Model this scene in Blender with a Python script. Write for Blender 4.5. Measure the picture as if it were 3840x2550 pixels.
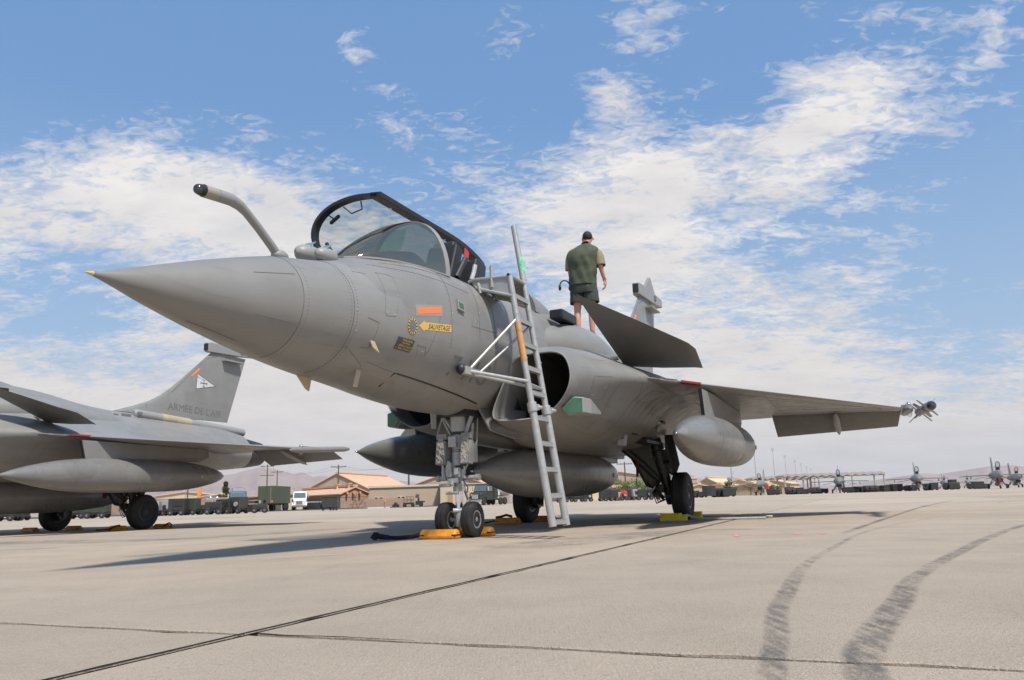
import bpy, bmesh, math, random
from mathutils import Vector, Matrix, noise
from mathutils.bvhtree import BVHTree
random.seed(7)
sc = bpy.context.scene
for o in list(bpy.data.objects): bpy.data.objects.remove(o)
R = math.radians

# ------------------------------------------------------------------ camera
cam = bpy.data.cameras.new('camera'); co = bpy.data.objects.new('camera', cam)
sc.collection.objects.link(co); sc.camera = co
PITCH, ROLL = R(11.42), R(1.72)
F = Vector((0, math.cos(PITCH), math.sin(PITCH))); R0 = Vector((1, 0, 0)); U0 = R0.cross(F)
Rv = R0*math.cos(ROLL) - U0*math.sin(ROLL); Uv = U0*math.cos(ROLL) + R0*math.sin(ROLL)
co.matrix_world = Matrix(((Rv.x, Uv.x, -F.x, 0), (Rv.y, Uv.y, -F.y, 0), (Rv.z, Uv.z, -F.z, .395), (0, 0, 0, 1)))
cam.sensor_width = 36; cam.lens = 27.94; cam.clip_start = .05; cam.clip_end = 60000
sc.render.resolution_x = 1024; sc.render.resolution_y = 680

# ------------------------------------------------------------------ light and sky
SUN = Vector((.75, -1.10, 2.05)).normalized()
el = math.asin(SUN.z); az = math.atan2(SUN.x, SUN.y)
sl = bpy.data.lights.new('sun', 'SUN'); so = bpy.data.objects.new('sun', sl); sc.collection.objects.link(so)
sl.energy = 5.0; sl.angle = R(4.5); sl.color = (1, .94, .85)
so.rotation_euler = SUN.to_track_quat('Z', 'Y').to_euler()
sc.view_settings.view_transform = 'Standard'; sc.view_settings.look = 'None'
sc.view_settings.gamma = 1; sc.view_settings.use_curve_mapping = False; sc.view_settings.exposure = 0

class NT:
    """small helper to wire node trees"""
    def __init__(s, tree): s.t = tree; s.n = tree.nodes; s.l = tree.links
    def new(s, typ, ins=None, **kw):
        n = s.n.new(typ)
        for k, v in kw.items(): setattr(n, k, v)
        for k, v in (ins or {}).items():
            i = n.inputs[k]
            if hasattr(v, 'is_output') or isinstance(v, bpy.types.NodeSocket): s.l.new(v, i)
            else: i.default_value = v
        return n
    def math(s, op, a, b=0., c=None, clamp=False):
        d = {0: a, 1: b}
        if c is not None: d[2] = c
        return s.new('ShaderNodeMath', d, operation=op, use_clamp=clamp).outputs[0]
    def noise(s, vec, scale, detail=4., rough=.5, dist=0., lac=2.):
        return s.new('ShaderNodeTexNoise', {'Vector': vec, 'Scale': scale, 'Detail': detail, 'Roughness': rough, 'Distortion': dist, 'Lacunarity': lac}).outputs[0]
    def ramp(s, fac, stops, interp='LINEAR'):
        r = s.new('ShaderNodeValToRGB', {0: fac}); e = r.color_ramp.elements; r.color_ramp.interpolation = interp
        while len(e) < len(stops): e.new(.5)
        for i, (p, c) in enumerate(stops):
            e[i].position = p; e[i].color = (c, c, c, 1) if not isinstance(c, tuple) else (*c, 1)
        return r.outputs[0]
    def mix(s, fac, a, b, mode='MIX'):
        n = s.new('ShaderNodeMix', data_type='RGBA', blend_type=mode)
        for i, v in ((0, fac), (6, a), (7, b)):
            if isinstance(v, bpy.types.NodeSocket): s.l.new(v, n.inputs[i])
            else: n.inputs[i].default_value = v if i == 0 else (*v[:3], 1)
        return n.outputs[2]

w = bpy.data.worlds.new('World'); sc.world = w; w.use_nodes = True
nt = NT(w.node_tree); nt.n.clear()
sky = nt.new('ShaderNodeTexSky', sky_type='NISHITA', sun_disc=False, sun_elevation=el, sun_rotation=az, altitude=600, air_density=1.25, dust_density=1.2, ozone_density=1.6)
tc = nt.new('ShaderNodeTexCoord').outputs['Generated']
sep = nt.new('ShaderNodeSeparateXYZ', {0: tc})
dz = nt.math('MAXIMUM', sep.outputs[2], .0)
den = nt.math('ADD', dz, .22)
px = nt.math('DIVIDE', sep.outputs[0], den); py = nt.math('DIVIDE', sep.outputs[1], den)
pv = nt.new('ShaderNodeCombineXYZ', {0: px, 1: py, 2: 0.}).outputs[0]
rot = nt.new('ShaderNodeMapping', {'Vector': pv, 'Rotation': (0, 0, R(38)), 'Scale': (1.1, 1.75, 1)}).outputs[0]
def blob(dirv, rad, amp):
    d = Vector(dirv).normalized()
    dot = nt.new('ShaderNodeVectorMath', {0: tc, 1: tuple(d)}, operation='DOT_PRODUCT').outputs['Value']
    a = nt.math('ARCCOSINE', dot)
    k = nt.math('DIVIDE', a, rad); k = nt.math('MULTIPLY', k, k); k = nt.math('MULTIPLY', k, -1.)
    return nt.math('MULTIPLY', nt.math('EXPONENT', k), amp)
big = nt.noise(rot, 1.1, 5, .55, .3)
mid = nt.noise(rot, 6.5, 7, .62, .5)
rip = nt.noise(rot, 24., 5, .60, 1.2)
n0 = nt.math('ADD', nt.math('MULTIPLY', big, .75), nt.math('MULTIPLY', mid, .60))
n0 = nt.math('ADD', n0, nt.math('MULTIPLY', rip, .42))
# coverage: thicker towards the horizon, clear towards the upper left
cov = nt.ramp(dz, [(0., .52), (.10, .33), (.18, .20), (.27, .0), (.6, .0), (1., .04)])
def dirpx(x, y):
    v = F + Rv*((x-1920)/2980) - Uv*((y-1275)/2980); return v
BL = [((250, 760), .16, .30), ((700, 800), .14, .27), ((20, 830), .11, .26), ((1050, 860), .11, .27), ((1500, 620), .12, .16), ((1700, 560), .06, .08), ((2250, 850), .14, .28), ((1980, 800), .10, .14), ((2950, 560), .18, .17), ((2900, 860), .18, .18),
      ((2450, 600), .11, .16), ((3100, 360), .08, .12), ((3450, 330), .08, .08), ((3650, 60), .10, .14), ((1850, 60), .12, .16), ((2400, 60), .08, .16), ((1330, 170), .035, .22), ((2270, 370), .035, .24), ((620, 10), .07, .20), ((3700, 850), .09, .12), ((3380, 850), .07, .12), ((1480, 340), .03, .10),
      ((3000, 80), .10, .10), ((900, 330), .22, -.16), ((2800, 330), .08, -.12), ((3650, 1080), .17, -.12), ((300, 420), .16, -.14), ((500, 1130), .13, -.06), ((2650, 1060), .12, -.08), ((1750, 330), .12, -.07), ((100, 150), .2, -.12), ((1900, 380), .07, -.05), ((2350, 330), .16, -.20), ((2900, 200), .12, -.14), ((3300, 150), .10, -.08), ((200, 1130), .08, -.10), ((800, 1000), .06, -.05), ((3300, 1330), .20, .20), ((2700, 1250), .10, .10), ((1000, 1480), .16, .22), ((150, 1400), .13, .18), ((150, 1140), .12, -.26), ((700, 1200), .12, -.12), ((3450, 1060), .14, -.26), ((2850, 1080), .10, -.20), ((3700, 650), .08, -.10), ((2700, 740), .05, -.14), ((3250, 700), .06, -.10), ((1900, 90), .06, .14), ((2380, 40), .05, .16), ((2700, 120), .05, .10), ((1330, 200), .03, .10)]
for (xy, rad, amp) in BL: cov = nt.math('ADD', cov, blob(dirpx(*xy), rad, amp))
dens = nt.math('SUBTRACT', nt.math('ADD', n0, cov), 1.0)
dens = nt.math('MULTIPLY', dens, 4.2)
dens = nt.math('SMOOTH_MIN', nt.math('MAXIMUM', dens, 0.), .97, .15)
shade = nt.noise(rot, 3.0, 4, .6)
ccol = nt.mix(nt.ramp(shade, [(.35, 0.), (.7, 1.)]), (7.3, 7.1, 7.1), (9.5, 9.1, 8.7))
low = nt.ramp(dz, [(0., 1.), (.16, .75), (.30, 0.)])
ccol = nt.mix(nt.math('MULTIPLY', low, .65), ccol, (7.7, 7.15, 6.75))
skyc = nt.mix(.55, sky.outputs[0], (1.95, 4.3, 8.4), 'MIX')
hz = nt.ramp(dz, [(0., .75), (.12, .5), (.45, .0)])
skyc = nt.mix(hz, skyc, (5.2, 6.6, 8.0))
fin = nt.mix(dens, skyc, ccol)
gnd = nt.ramp(sep.outputs[2], [(0.0, 0.), (.001, 1.)])
bg = nt.new('ShaderNodeBackground', {0: fin, 1: .1})
nt.l.new(bg.outputs[0], nt.new('ShaderNodeOutputWorld').inputs[0])

# ------------------------------------------------------------------ materials
MATS = {}
def mat(name, col, rough=.55, metal=0., var=.12, vs=6., bump=0., bs=60., streak=0., coord='Object', spec=.5, panels=0., **kw):
    if name in MATS: return MATS[name]
    m = bpy.data.materials.new(name); m.use_nodes = True; t = NT(m.node_tree)
    b = m.node_tree.nodes['Principled BSDF']
    c = t.new('ShaderNodeTexCoord').outputs[coord]
    n = t.noise(c, vs, 6, .6)
    lo = tuple(x*(1-var) for x in col); hi = tuple(min(1, x*(1+var)) for x in col)
    cc = t.mix(t.ramp(n, [(.3, 0.), (.7, 1.)]), lo, hi)
    if streak:
        mp = t.new('ShaderNodeMapping', {'Vector': c, 'Scale': (.7, .7, 7)}).outputs[0]
        s = t.noise(mp, 3.5, 6, .7)
        cc = t.mix(t.ramp(s, [(.55, 0.), (.8, streak)]), cc, tuple(x*.45 for x in col))
        f = t.noise(c, 45, 4, .7)
        cc = t.mix(t.ramp(f, [(.62, 0.), (.75, streak*.6)]), cc, tuple(x*.5 for x in col))
    if panels:   # repainted and replaced panels differ a little in tone
        vo = t.new('ShaderNodeTexVoronoi', {'Vector': t.new('ShaderNodeMapping', {'Vector': c, 'Scale': (1.2, .8, 1.2)}).outputs[0], 'Scale': 1.25}, distance='CHEBYCHEV')
        g_ = t.new('ShaderNodeSeparateColor', {0: vo.outputs['Color']}).outputs[0]
        cc = t.mix(t.math('MULTIPLY', g_, 1.), t.mix(panels, cc, (0, 0, 0)), t.mix(panels*.5, cc, (1, 1, 1)))
        sm = t.noise(c, 7., 6, .75, 1.2); cc = t.mix(t.ramp(sm, [(.62, 0.), (.74, .16)]), cc, tuple(x*.55 for x in col))
        sm2 = t.noise(t.new('ShaderNodeMapping', {'Vector': c, 'Scale': (5, .8, .8)}).outputs[0], 2.2, 6, .7); cc = t.mix(t.ramp(sm2, [(.60, 0.), (.76, .20)]), cc, (.12, .108, .09))
    t.l.new(cc, b.inputs['Base Color'])
    b.inputs['Metallic'].default_value = metal; b.inputs['Specular IOR Level'].default_value = spec
    t.l.new(t.ramp(t.noise(c, vs*2.3, 5, .6), [(.3, max(0, rough-.09)), (.7, min(1, rough+.09))]), b.inputs['Roughness'])
    if bump:
        bn = t.new('ShaderNodeBump', {'Height': t.noise(c, bs, 4, .6), 'Strength': bump, 'Distance': .01})
        t.l.new(bn.outputs[0], b.inputs['Normal'])
    for k, v in kw.items(): b.inputs[k.replace('_', ' ')].default_value = v
    MATS[name] = m; return m
G = mat('jet_grey', (.222, .218, .206), .40, 0, .07, 2.2, .05, 90, .5, panels=.05)
GL = mat('jet_grey_light', (.272, .269, .258), .45, 0, .06, 3, .04, 90, .2)
GD = mat('jet_grey_dark', (.15, .15, .145), .5, 0, .1, 3, .03, 80, .3)
TANK = mat('tank_grey', (.178, .174, .165), .33, 0, .12, 2.5, .05, 70, .8, panels=.05)
RAD = mat('radome_grey', (.212, .208, .197), .40, 0, .06, 2., .03, 120, .4)
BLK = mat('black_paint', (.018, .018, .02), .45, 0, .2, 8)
DUCT_SHADE = mat('intake_duct', (.06, .06, .06), .6)  # duct itself is light grey; the shade deep inside is put into this colour
WHITE = mat('gear_white', (.40, .41, .42), .35, .0, .12, 14, 0, 60, .5)
STEEL = mat('polished_steel', (.72, .73, .75), .16, 1., .05, 20)
ALU = mat('ladder_aluminium', (.40, .40, .39), .42, .35, .10, 12, .1, 140, .4)
RUB = mat('tyre_rubber', (.028, .027, .027), .75, 0, .25, 14, .15, 120)
RIM = mat('wheel_rim', (.42, .42, .41), .4, .3, .1, 20)
GEARD = mat('gear_dark', (.035, .035, .037), .4, .2, .25, 18)
YEL = mat('chock_yellow', (.72, .58, .02), .5, 0, .1, 16, .05, 60, .25)
ORG = mat('chock_orange', (.62, .24, .012), .55, 0, .25, 14, .25, 50, .9)
ROPE = mat('rope', (.45, .43, .38), .8, 0, .15, 60)
STRAP = mat('strap_black', (.012, .012, .013), .9, 0, .3, 50, .4, 160)
RED = mat('red_paint', (.55, .035, .04), .5)
ORANGE = mat('orange_panel', (.80, .20, .05), .6, 0, .06, 8)
YDEC = mat('decal_yellow', (.66, .42, .09), .55, 0, .05)
DDEC = mat('decal_dark', (.055, .055, .06), .6)
LINE = mat('panel_line', (.13, .125, .118), .7, 0, .2, 3)
FADE = mat('code_grey', (.15, .15, .148), .6)
WDEC = mat('decal_white', (.6, .6, .6), .5)
GREEN = mat('green_dielectric', (.05, .14, .085), .5)
TAN = mat('tan_probe', (.42, .35, .24), .5)
GOLD = mat('nose_cap_tan', (.60, .42, .16), .4)
COMP = mat('composite_grey', (.135, .130, .118), .5, 0, .08, 3, .03, 90, .3)
PTIP = mat('dark_metal', (.10, .10, .105), .22, .7)
CYAN = mat('optic_glass', (.16, .24, .24), .2, .0, .02)
REFL = mat('lamp_reflector', (.62, .56, .46), .25, .8, .3, 60)
def glass(name, tint, rough=.02, fac=.12, refl=(.9, .9, .9)):
    m = bpy.data.materials.new(name); m.use_nodes = True; t = NT(m.node_tree); t.n.clear()
    lw = t.new('ShaderNodeLayerWeight', {'Blend': .35}).outputs['Facing']
    f = t.ramp(lw, [(0., fac), (.6, fac+.12), (1., .9)])
    tr = t.new('ShaderNodeBsdfTransparent', {0: (*tint, 1)}); gl = t.new('ShaderNodeBsdfGlossy', {0: (*refl, 1), 'Roughness': rough})
    mx = t.new('ShaderNodeMixShader', {0: f, 1: tr.outputs[0], 2: gl.outputs[0]})
    t.l.new(mx.outputs[0], t.new('ShaderNodeOutputMaterial').inputs[0]); return m
GLS = glass('windscreen_glass', (.62, .50, .38), .04, .42, (.85, .66, .46))
GLC = glass('canopy_glass', (.78, .80, .76), .02, .05)
LENS = glass('lamp_glass', (.9, .9, .9), .05, .15)

# ------------------------------------------------------------------ mesh helpers
C = sc.collection
class B:
    def __init__(s): s.v = []; s.f = []
    def add(s, vs, fs):
        k = len(s.v); s.v += [tuple(v) for v in vs]; s.f += [tuple(i+k for i in f) for f in fs]; return s
    def box(s, c, d, rot=None, taper=1., tz=None):
        x, y, z = d[0]/2, d[1]/2, d[2]/2; vs = []
        for k, (a, b_, e) in enumerate(((-1,-1,-1),(1,-1,-1),(1,1,-1),(-1,1,-1),(-1,-1,1),(1,-1,1),(1,1,1),(-1,1,1))):
            q = taper if e > 0 else 1.
            p = Vector((a*x*q, b_*y*q, e*z))
            if rot is not None: p = rot @ p
            vs.append(p+Vector(c))
        return s.add(vs, [(0,3,2,1),(4,5,6,7),(0,1,5,4),(1,2,6,5),(2,3,7,6),(3,0,4,7)])
    def cyl(s, p0, p1, r0, r1=None, n=16, caps=True):
        p0 = Vector(p0); p1 = Vector(p1); r1 = r0 if r1 is None else r1
        q = (p1-p0).to_track_quat('Z', 'Y'); vs = []
        for p, r in ((p0, r0), (p1, r1)):
            for i in range(n): a = 2*math.pi*i/n; vs.append(p + q @ Vector((r*math.cos(a), r*math.sin(a), 0)))
        fs = [(i, (i+1) % n, n+(i+1) % n, n+i) for i in range(n)]
        if caps: fs += [tuple(range(n-1, -1, -1)), tuple(range(n, 2*n))]
        return s.add(vs, fs)
    def tube(s, pts, r, n=10, rs=None):
        pts = [Vector(p) for p in pts]; vs = []; m = len(pts); up = None
        for k, p in enumerate(pts):
            d = (pts[min(k+1, m-1)]-pts[max(k-1, 0)]).normalized()
            if up is None: up = d.orthogonal().normalized()
            up = (up - d*up.dot(d)).normalized(); b_ = d.cross(up); rr = rs[k] if rs else r
            for i in range(n): a = 2*math.pi*i/n; vs.append(p + (up*math.cos(a)+b_*math.sin(a))*rr)
        fs = [(k*n+i, k*n+(i+1) % n, (k+1)*n+(i+1) % n, (k+1)*n+i) for k in range(m-1) for i in range(n)]
        fs += [tuple(range(n-1, -1, -1)), tuple(range((m-1)*n, m*n))]
        return s.add(vs, fs)
    def loft(s, rings, closed=True, caps=True):
        n = len(rings[0]); vs = [p for r in rings for p in r]; m = len(rings); fs = []
        for k in range(m-1):
            for i in range(n if closed else n-1):
                fs.append((k*n+i, k*n+(i+1) % n, (k+1)*n+(i+1) % n, (k+1)*n+i))
        if caps and closed: fs += [tuple(range(n-1, -1, -1)), tuple(range((m-1)*n, m*n))]
        return s.add(vs, fs)
    def prism(s, poly, n, t):
        """poly: 3d points; extruded by vector n*t"""
        m = len(poly); n = Vector(n)*t; vs = [Vector(p) for p in poly]+[Vector(p)+n for p in poly]
        return s.add(vs, [tuple(range(m-1, -1, -1)), tuple(range(m, 2*m))]+[(i, (i+1) % m, m+(i+1) % m, m+i) for i in range(m)])
    def ball(s, c, r, n=14, m=8, sc_=(1,1,1)):
        vs = []; c = Vector(c)
        for j in range(1, m):
            t = math.pi*j/m
            for i in range(n):
                a = 2*math.pi*i/n; vs.append(c+Vector((r*sc_[0]*math.sin(t)*math.cos(a), r*sc_[1]*math.sin(t)*math.sin(a), r*sc_[2]*math.cos(t))))
        vs += [c+Vector((0,0,r*sc_[2])), c-Vector((0,0,r*sc_[2]))]; N = len(vs)
        fs = [(j*n+i, j*n+(i+1) % n, (j+1)*n+(i+1) % n, (j+1)*n+i) for j in range(m-2) for i in range(n)]
        fs += [(N-2, (i+1) % n, i) for i in range(n)]+[(N-1, (m-2)*n+i, (m-2)*n+(i+1) % n) for i in range(n)]
        return s.add(vs, fs)
    def lathe(s, prof, p0, axis, n=28, up=None):
        """prof: (distance along axis, radius)"""
        p0 = Vector(p0); q = Vector(axis).to_track_quat('Z', 'Y'); rings = []
        for d, r in prof: rings.append([p0+q @ Vector((r*math.cos(2*math.pi*i/n), r*math.sin(2*math.pi*i/n), d)) for i in range(n)])
        return s.loft(rings)
    def mirror(s):
        k = len(s.v); s.v += [(x, -y, z) for x, y, z in s.v]; s.f += [tuple(reversed([i+k for i in f])) for f in s.f]; return s
    def obj(s, name, m, parent=None, smooth=True, bevel=0, sub=0, ang=35, recalc=True):
        me = bpy.data.meshes.new(name); me.from_pydata(s.v, [], s.f)
        if recalc:
            bm = bmesh.new(); bm.from_mesh(me); bmesh.ops.recalc_face_normals(bm, faces=bm.faces); bm.to_mesh(me); bm.free()
        me.materials.append(m)
        if smooth:
            for p in me.polygons: p.use_smooth = True
            me.set_sharp_from_angle(angle=R(ang))
        o = bpy.data.objects.new(name, me); C.objects.link(o)
        if parent: o.parent = parent
        if bevel:
            b = o.modifiers.new('bevel', 'BEVEL'); b.width = bevel; b.segments = 2; b.limit_method = 'ANGLE'; b.angle_limit = R(40)
            b.harden_normals = False
        if sub:
            d = o.modifiers.new('sub', 'SUBSURF'); d.levels = d.render_levels = sub
        return o
def tag(o, label=None, cat=None, group=None, kind=None):
    for k, v in (('label', label), ('category', cat), ('group', group), ('kind', kind)):
        if v: o[k] = v
    return o
def thing(name, loc=(0,0,0), rz=0, label=None, cat=None, group=None, kind=None):
    o = bpy.data.objects.new(name, None); C.objects.link(o); o.location = loc; o.rotation_euler = (0, 0, rz)
    o.empty_display_size = .2
    return tag(o, label, cat, group, kind)
def copy_tree(o, parent=None, skip=()):
    c = o.copy(); C.objects.link(c); c.parent = parent
    for ch in [x for x in bpy.data.objects if x.parent == o]:
        if ch.name.split('.')[0] in skip: continue
        copy_tree(ch, c, skip)
    return c
def Pj(x, y, z): return Vector((x, -y, z))     # jet coordinates: aft, port, up
def lerp(a, b, t): return a+(b-a)*t
def interp(tab, x):
    """smooth (catmull-rom) interpolation of rows (x, v1, v2...)"""
    n = len(tab)
    if x <= tab[0][0]: return list(tab[0][1:])
    if x >= tab[-1][0]: return list(tab[-1][1:])
    for i in range(n-1):
        if tab[i][0] <= x <= tab[i+1][0]: break
    x0, x1 = tab[i][0], tab[i+1][0]; t = (x-x0)/(x1-x0); h = x1-x0; out = []
    for k in range(1, len(tab[0])):
        def sl(j):
            if j <= 0: return (tab[1][k]-tab[0][k])/(tab[1][0]-tab[0][0])
            if j >= n-1: return (tab[-1][k]-tab[-2][k])/(tab[-1][0]-tab[-2][0])
            return (tab[j+1][k]-tab[j-1][k])/(tab[j+1][0]-tab[j-1][0])
        a, b_ = tab[i][k], tab[i+1][k]
        out.append((2*t**3-3*t*t+1)*a+(t**3-2*t*t+t)*h*sl(i)+(-2*t**3+3*t*t)*b_+(t**3-t*t)*h*sl(i+1))
    return out
def cr_closed(pts, sub):
    out = []; n = len(pts)
    for i in range(n):
        p0, p1, p2, p3 = (Vector(pts[(i+j-1) % n]) for j in range(4))
        for k in range(sub):
            t = k/sub
            out.append(.5*((2*p1)+(p2-p0)*t+(2*p0-5*p1+4*p2-p3)*t*t+(3*p1-p0-3*p2+p3)*t**3))
    return out

# ------------------------------------------------------------------ the delta-wing jet
FUS = [  # x, zc, half width, height above, height below, exponent top, exponent bottom
 (0.00, 1.885, .004, .004, .004, 2., 2.), (.12, 1.889, .030, .031, .029, 2., 2.), (.5, 1.912, .142, .146, .140, 2., 2.),
 (1.0, 1.950, .283, .285, .275, 2., 2.), (1.6, 2.00, .425, .42, .42, 2., 2.), (2.15, 2.03, .535, .50, .51, 2., 2.),
 (2.7, 2.06, .60, .645, .585, 2.05, 2.), (3.3, 2.08, .645, .76, .67, 2.6, 1.95), (4.0, 2.10, .665, .78, .735, 2.9, 1.85),
 (5.0, 2.13, .665, .77, .75, 2.9, 1.75), (5.7, 2.16, .65, .79, .76, 2.7, 1.7), (6.3, 2.2, .63, .82, .8, 2.3, 1.8), (7.0, 2.25, .62, .88, .9, 2.2, 2.),
 (7.6, 2.27, .61, .87, .9, 2.2, 2.), (8.4, 2.27, .60, .80, .9, 2.2, 2.), (9.5, 2.25, .60, .64, .9, 2.2, 2.), (10.4, 2.22, .60, .60, .85, 2.2, 2.),
 (12., 2.15, .62, .60, .7, 2.2, 2.), (13.5, 2.08, .70, .60, .55, 2.2, 2.), (14.4, 2.0, .78, .52, .45, 2.4, 2.2)]
def fus_ring(x, n=72, grow=0.):
    zc, w_, ht, hb, e1, e2 = interp(FUS, x); out = []
    for i in range(n):
        a = 2*math.pi*i/n; c, s_ = math.cos(a), math.sin(a); e = e1 if s_ >= 0 else e2; h = ht if s_ >= 0 else hb
        out.append(Pj(x, (w_+grow)*math.copysign(abs(c)**(2/e), c), zc+(h+grow)*math.copysign(abs(s_)**(2/e), s_)))
    return out
def side_y(x, z):
    zc, w_, ht, hb, e1, e2 = interp(FUS, x)
    e, h = (e1, ht) if z > zc else (e2, hb); q = min(.999, abs(z-zc)/h)
    return w_*(1-q**e)**(1/e)
def surf(x, z, off=.002):
    y = side_y(x, z); e = .01
    dz_ = (side_y(x, z+e)-side_y(x, z-e))/(2*e); dx_ = (side_y(x+e, z)-side_y(x-e, z))/(2*e)
    n = Vector((-dx_, 1, -dz_)).normalized(); p = Vector((x, y, z))+n*off
    return Pj(*p)
def line_on(b, pts, r=.0019, step=.06):
    out = []
    for (a, c) in zip(pts[:-1], pts[1:]):
        d = math.dist(a, c); k = max(1, int(d/step))
        for i in range(k): out.append(surf(lerp(a[0], c[0], i/k), lerp(a[1], c[1], i/k), .0008))
    out.append(surf(*pts[-1], .0008)); b.tube(out, r, 4)
def ring_line(b, x, a0=-85, a1=60, r=.0019):
    """panel joint round the port side at station x"""
    zc, w_, ht, hb, e1, e2 = interp(FUS, x); pts = []
    for k in range(33):
        a = R(lerp(a0, a1, k/32)); c, s_ = math.cos(a), math.sin(a); e = e1 if s_ >= 0 else e2; h = ht if s_ >= 0 else hb
        pts.append(Pj(x, (w_+.0008)*abs(c)**(2/e), zc+(h+.0008)*math.copysign(abs(s_)**(2/e), s_)))
    b.tube(pts, r, 4)
def text_mesh(txt, size, shear=0., bold=0.):
    cu = bpy.data.curves.new('t', 'FONT'); cu.body = txt; cu.size = size; cu.shear = shear; cu.offset = bold; cu.resolution_u = 3
    o = bpy.data.objects.new('t', cu); C.objects.link(o); dg = bpy.context.evaluated_depsgraph_get()
    me = bpy.data.meshes.new_from_object(o.evaluated_get(dg)); bpy.data.objects.remove(o)
    bm = bmesh.new(); bm.from_mesh(me); bmesh.ops.triangulate(bm, faces=bm.faces)
    vs = [v.co.copy() for v in bm.verts]; fs = [tuple(v.index for v in f.verts) for f in bm.faces]; bm.free()
    w_ = max(v.x for v in vs)-min(v.x for v in vs); x0 = min(v.x for v in vs)
    return [(v.x-x0, v.y) for v in vs], fs, w_
def quad_map(c4):
    """bilinear map of the unit square on four (x, z) corners: ll, lr, ur, ul"""
    def f(u, v): return tuple((1-u)*(1-v)*c4[0][i]+u*(1-v)*c4[1][i]+u*v*c4[2][i]+(1-u)*v*c4[3][i] for i in (0, 1))
    return f
def decal_text(b, txt, c4, off=.004, bold=.0, shear=0.):
    vs, fs, w_ = text_mesh(txt, 1., shear, bold); f = quad_map(c4)
    ys = [v[1] for v in vs]; y0, y1 = min(ys), max(ys)
    b.add([surf(*f(u/w_, (v-y0)/(y1-y0)), off) for u, v in vs], fs)
def decal_quad(b, c4, off=.002, nu=8, nv=8):
    f = quad_map(c4); vs = [surf(*f(i/nu, j/nv), off) for j in range(nv+1) for i in range(nu+1)]
    b.add(vs, [(j*(nu+1)+i, j*(nu+1)+i+1, (j+1)*(nu+1)+i+1, (j+1)*(nu+1)+i) for j in range(nv) for i in range(nu)])
NAC = [ # x, port intake trunk section: ten (y, z) control points
 (5.35, (.66,2.03),(.95,2.12),(1.19,2.07),(1.28,1.87),(1.24,1.65),(1.08,1.45),(.85,1.33),(.50,1.30),(.40,1.40),(.54,1.74)),
 (5.70, (.52,2.16),(.90,2.24),(1.17,2.17),(1.35,1.93),(1.29,1.67),(1.12,1.44),(.88,1.29),(.52,1.22),(.30,1.28),(.42,1.72)),
 (6.30, (.40,2.30),(.85,2.33),(1.18,2.22),(1.46,1.96),(1.34,1.67),(1.16,1.42),(.90,1.25),(.52,1.16),(.10,1.18),(.20,1.75)),
 (7.00, (.30,2.42),(.85,2.42),(1.22,2.27),(1.64,1.99),(1.40,1.68),(1.20,1.42),(.92,1.23),(.52,1.14),(.0,1.13),(.0,1.80)),
 (8.00, (.20,2.55),(.84,2.50),(1.28,2.27),(1.85,2.00),(1.46,1.69),(1.22,1.42),(.92,1.22),(.52,1.13),(.0,1.11),(.0,1.80)),
 (10.0, (.20,2.70),(.80,2.45),(1.30,2.20),(1.90,1.96),(1.48,1.70),(1.22,1.44),(.92,1.24),(.52,1.15),(.0,1.13),(.0,1.80)),
 (12.0, (.20,2.60),(.80,2.42),(1.15,2.18),(1.50,1.93),(1.25,1.72),(1.08,1.50),(.85,1.34),(.50,1.26),(.0,1.25),(.0,1.80)),
 (13.4, (.15,2.50),(.65,2.38),(.95,2.18),(1.05,1.93),(.98,1.74),(.85,1.58),(.68,1.48),(.40,1.44),(.0,1.46),(.0,1.90)),
 (14.4, (.10,2.40),(.50,2.36),(.78,2.20),(.88,1.93),(.82,1.74),(.72,1.62),(.55,1.54),(.35,1.52),(.0,1.55),(.0,1.92))]
def nac_ring(x, grow=1., sub=6):
    tab = [(r[0],)+tuple(q for p in r[1:] for q in p) for r in NAC]; v = interp(tab, x)
    pts = [(v[i], v[i+1]) for i in range(0, 20, 2)]
    if grow != 1.:
        cy = sum(p[0] for p in pts)/10; cz = sum(p[1] for p in pts)/10; pts = [(cy+(a-cy)*grow, cz+(b_-cz)*grow) for a, b_ in pts]
    k_ = max(0, 1-(x-5.33)/.6)
    return [Pj(x-.30*k_*min(1, max(0, (.95-p.x)/.40))*(1 if x < 5.9 else 0), p.x, p.y) for p in cr_closed([Vector(p).to_3d() for p in pts], sub)]
def smooth_x(a, b_, n): return [lerp(a, b_, i/n) for i in range(n+1)]
def flip(o_builder, side):
    if side < 0: o_builder.v = [(x, -y, z) for x, y, z in o_builder.v]
    return o_builder
def foil(b, secs, n=14, t=.045):
    """secs: list of (LE point, TE point, thickness factor, up vector z) in jet coordinates"""
    rings = []
    for le, te, th in secs:
        le = Vector(le); te = Vector(te); ch = (te-le).length; r = []
        for i in range(2*n):
            if i <= n: u = i/n; s_ = 1
            else: u = (2*n-i)/n; s_ = -1
            u2 = .5-.5*math.cos(math.pi*u)
            y_ = th*ch*(1.48*math.sqrt(u2)-.63*u2-1.76*u2*u2+1.42*u2**3-.50*u2**4)*1.0
            p = le.lerp(te, u2); r.append(Pj(p.x, p.y, p.z+s_*y_))
        rings.append(r)
    b.loft(rings)
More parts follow.
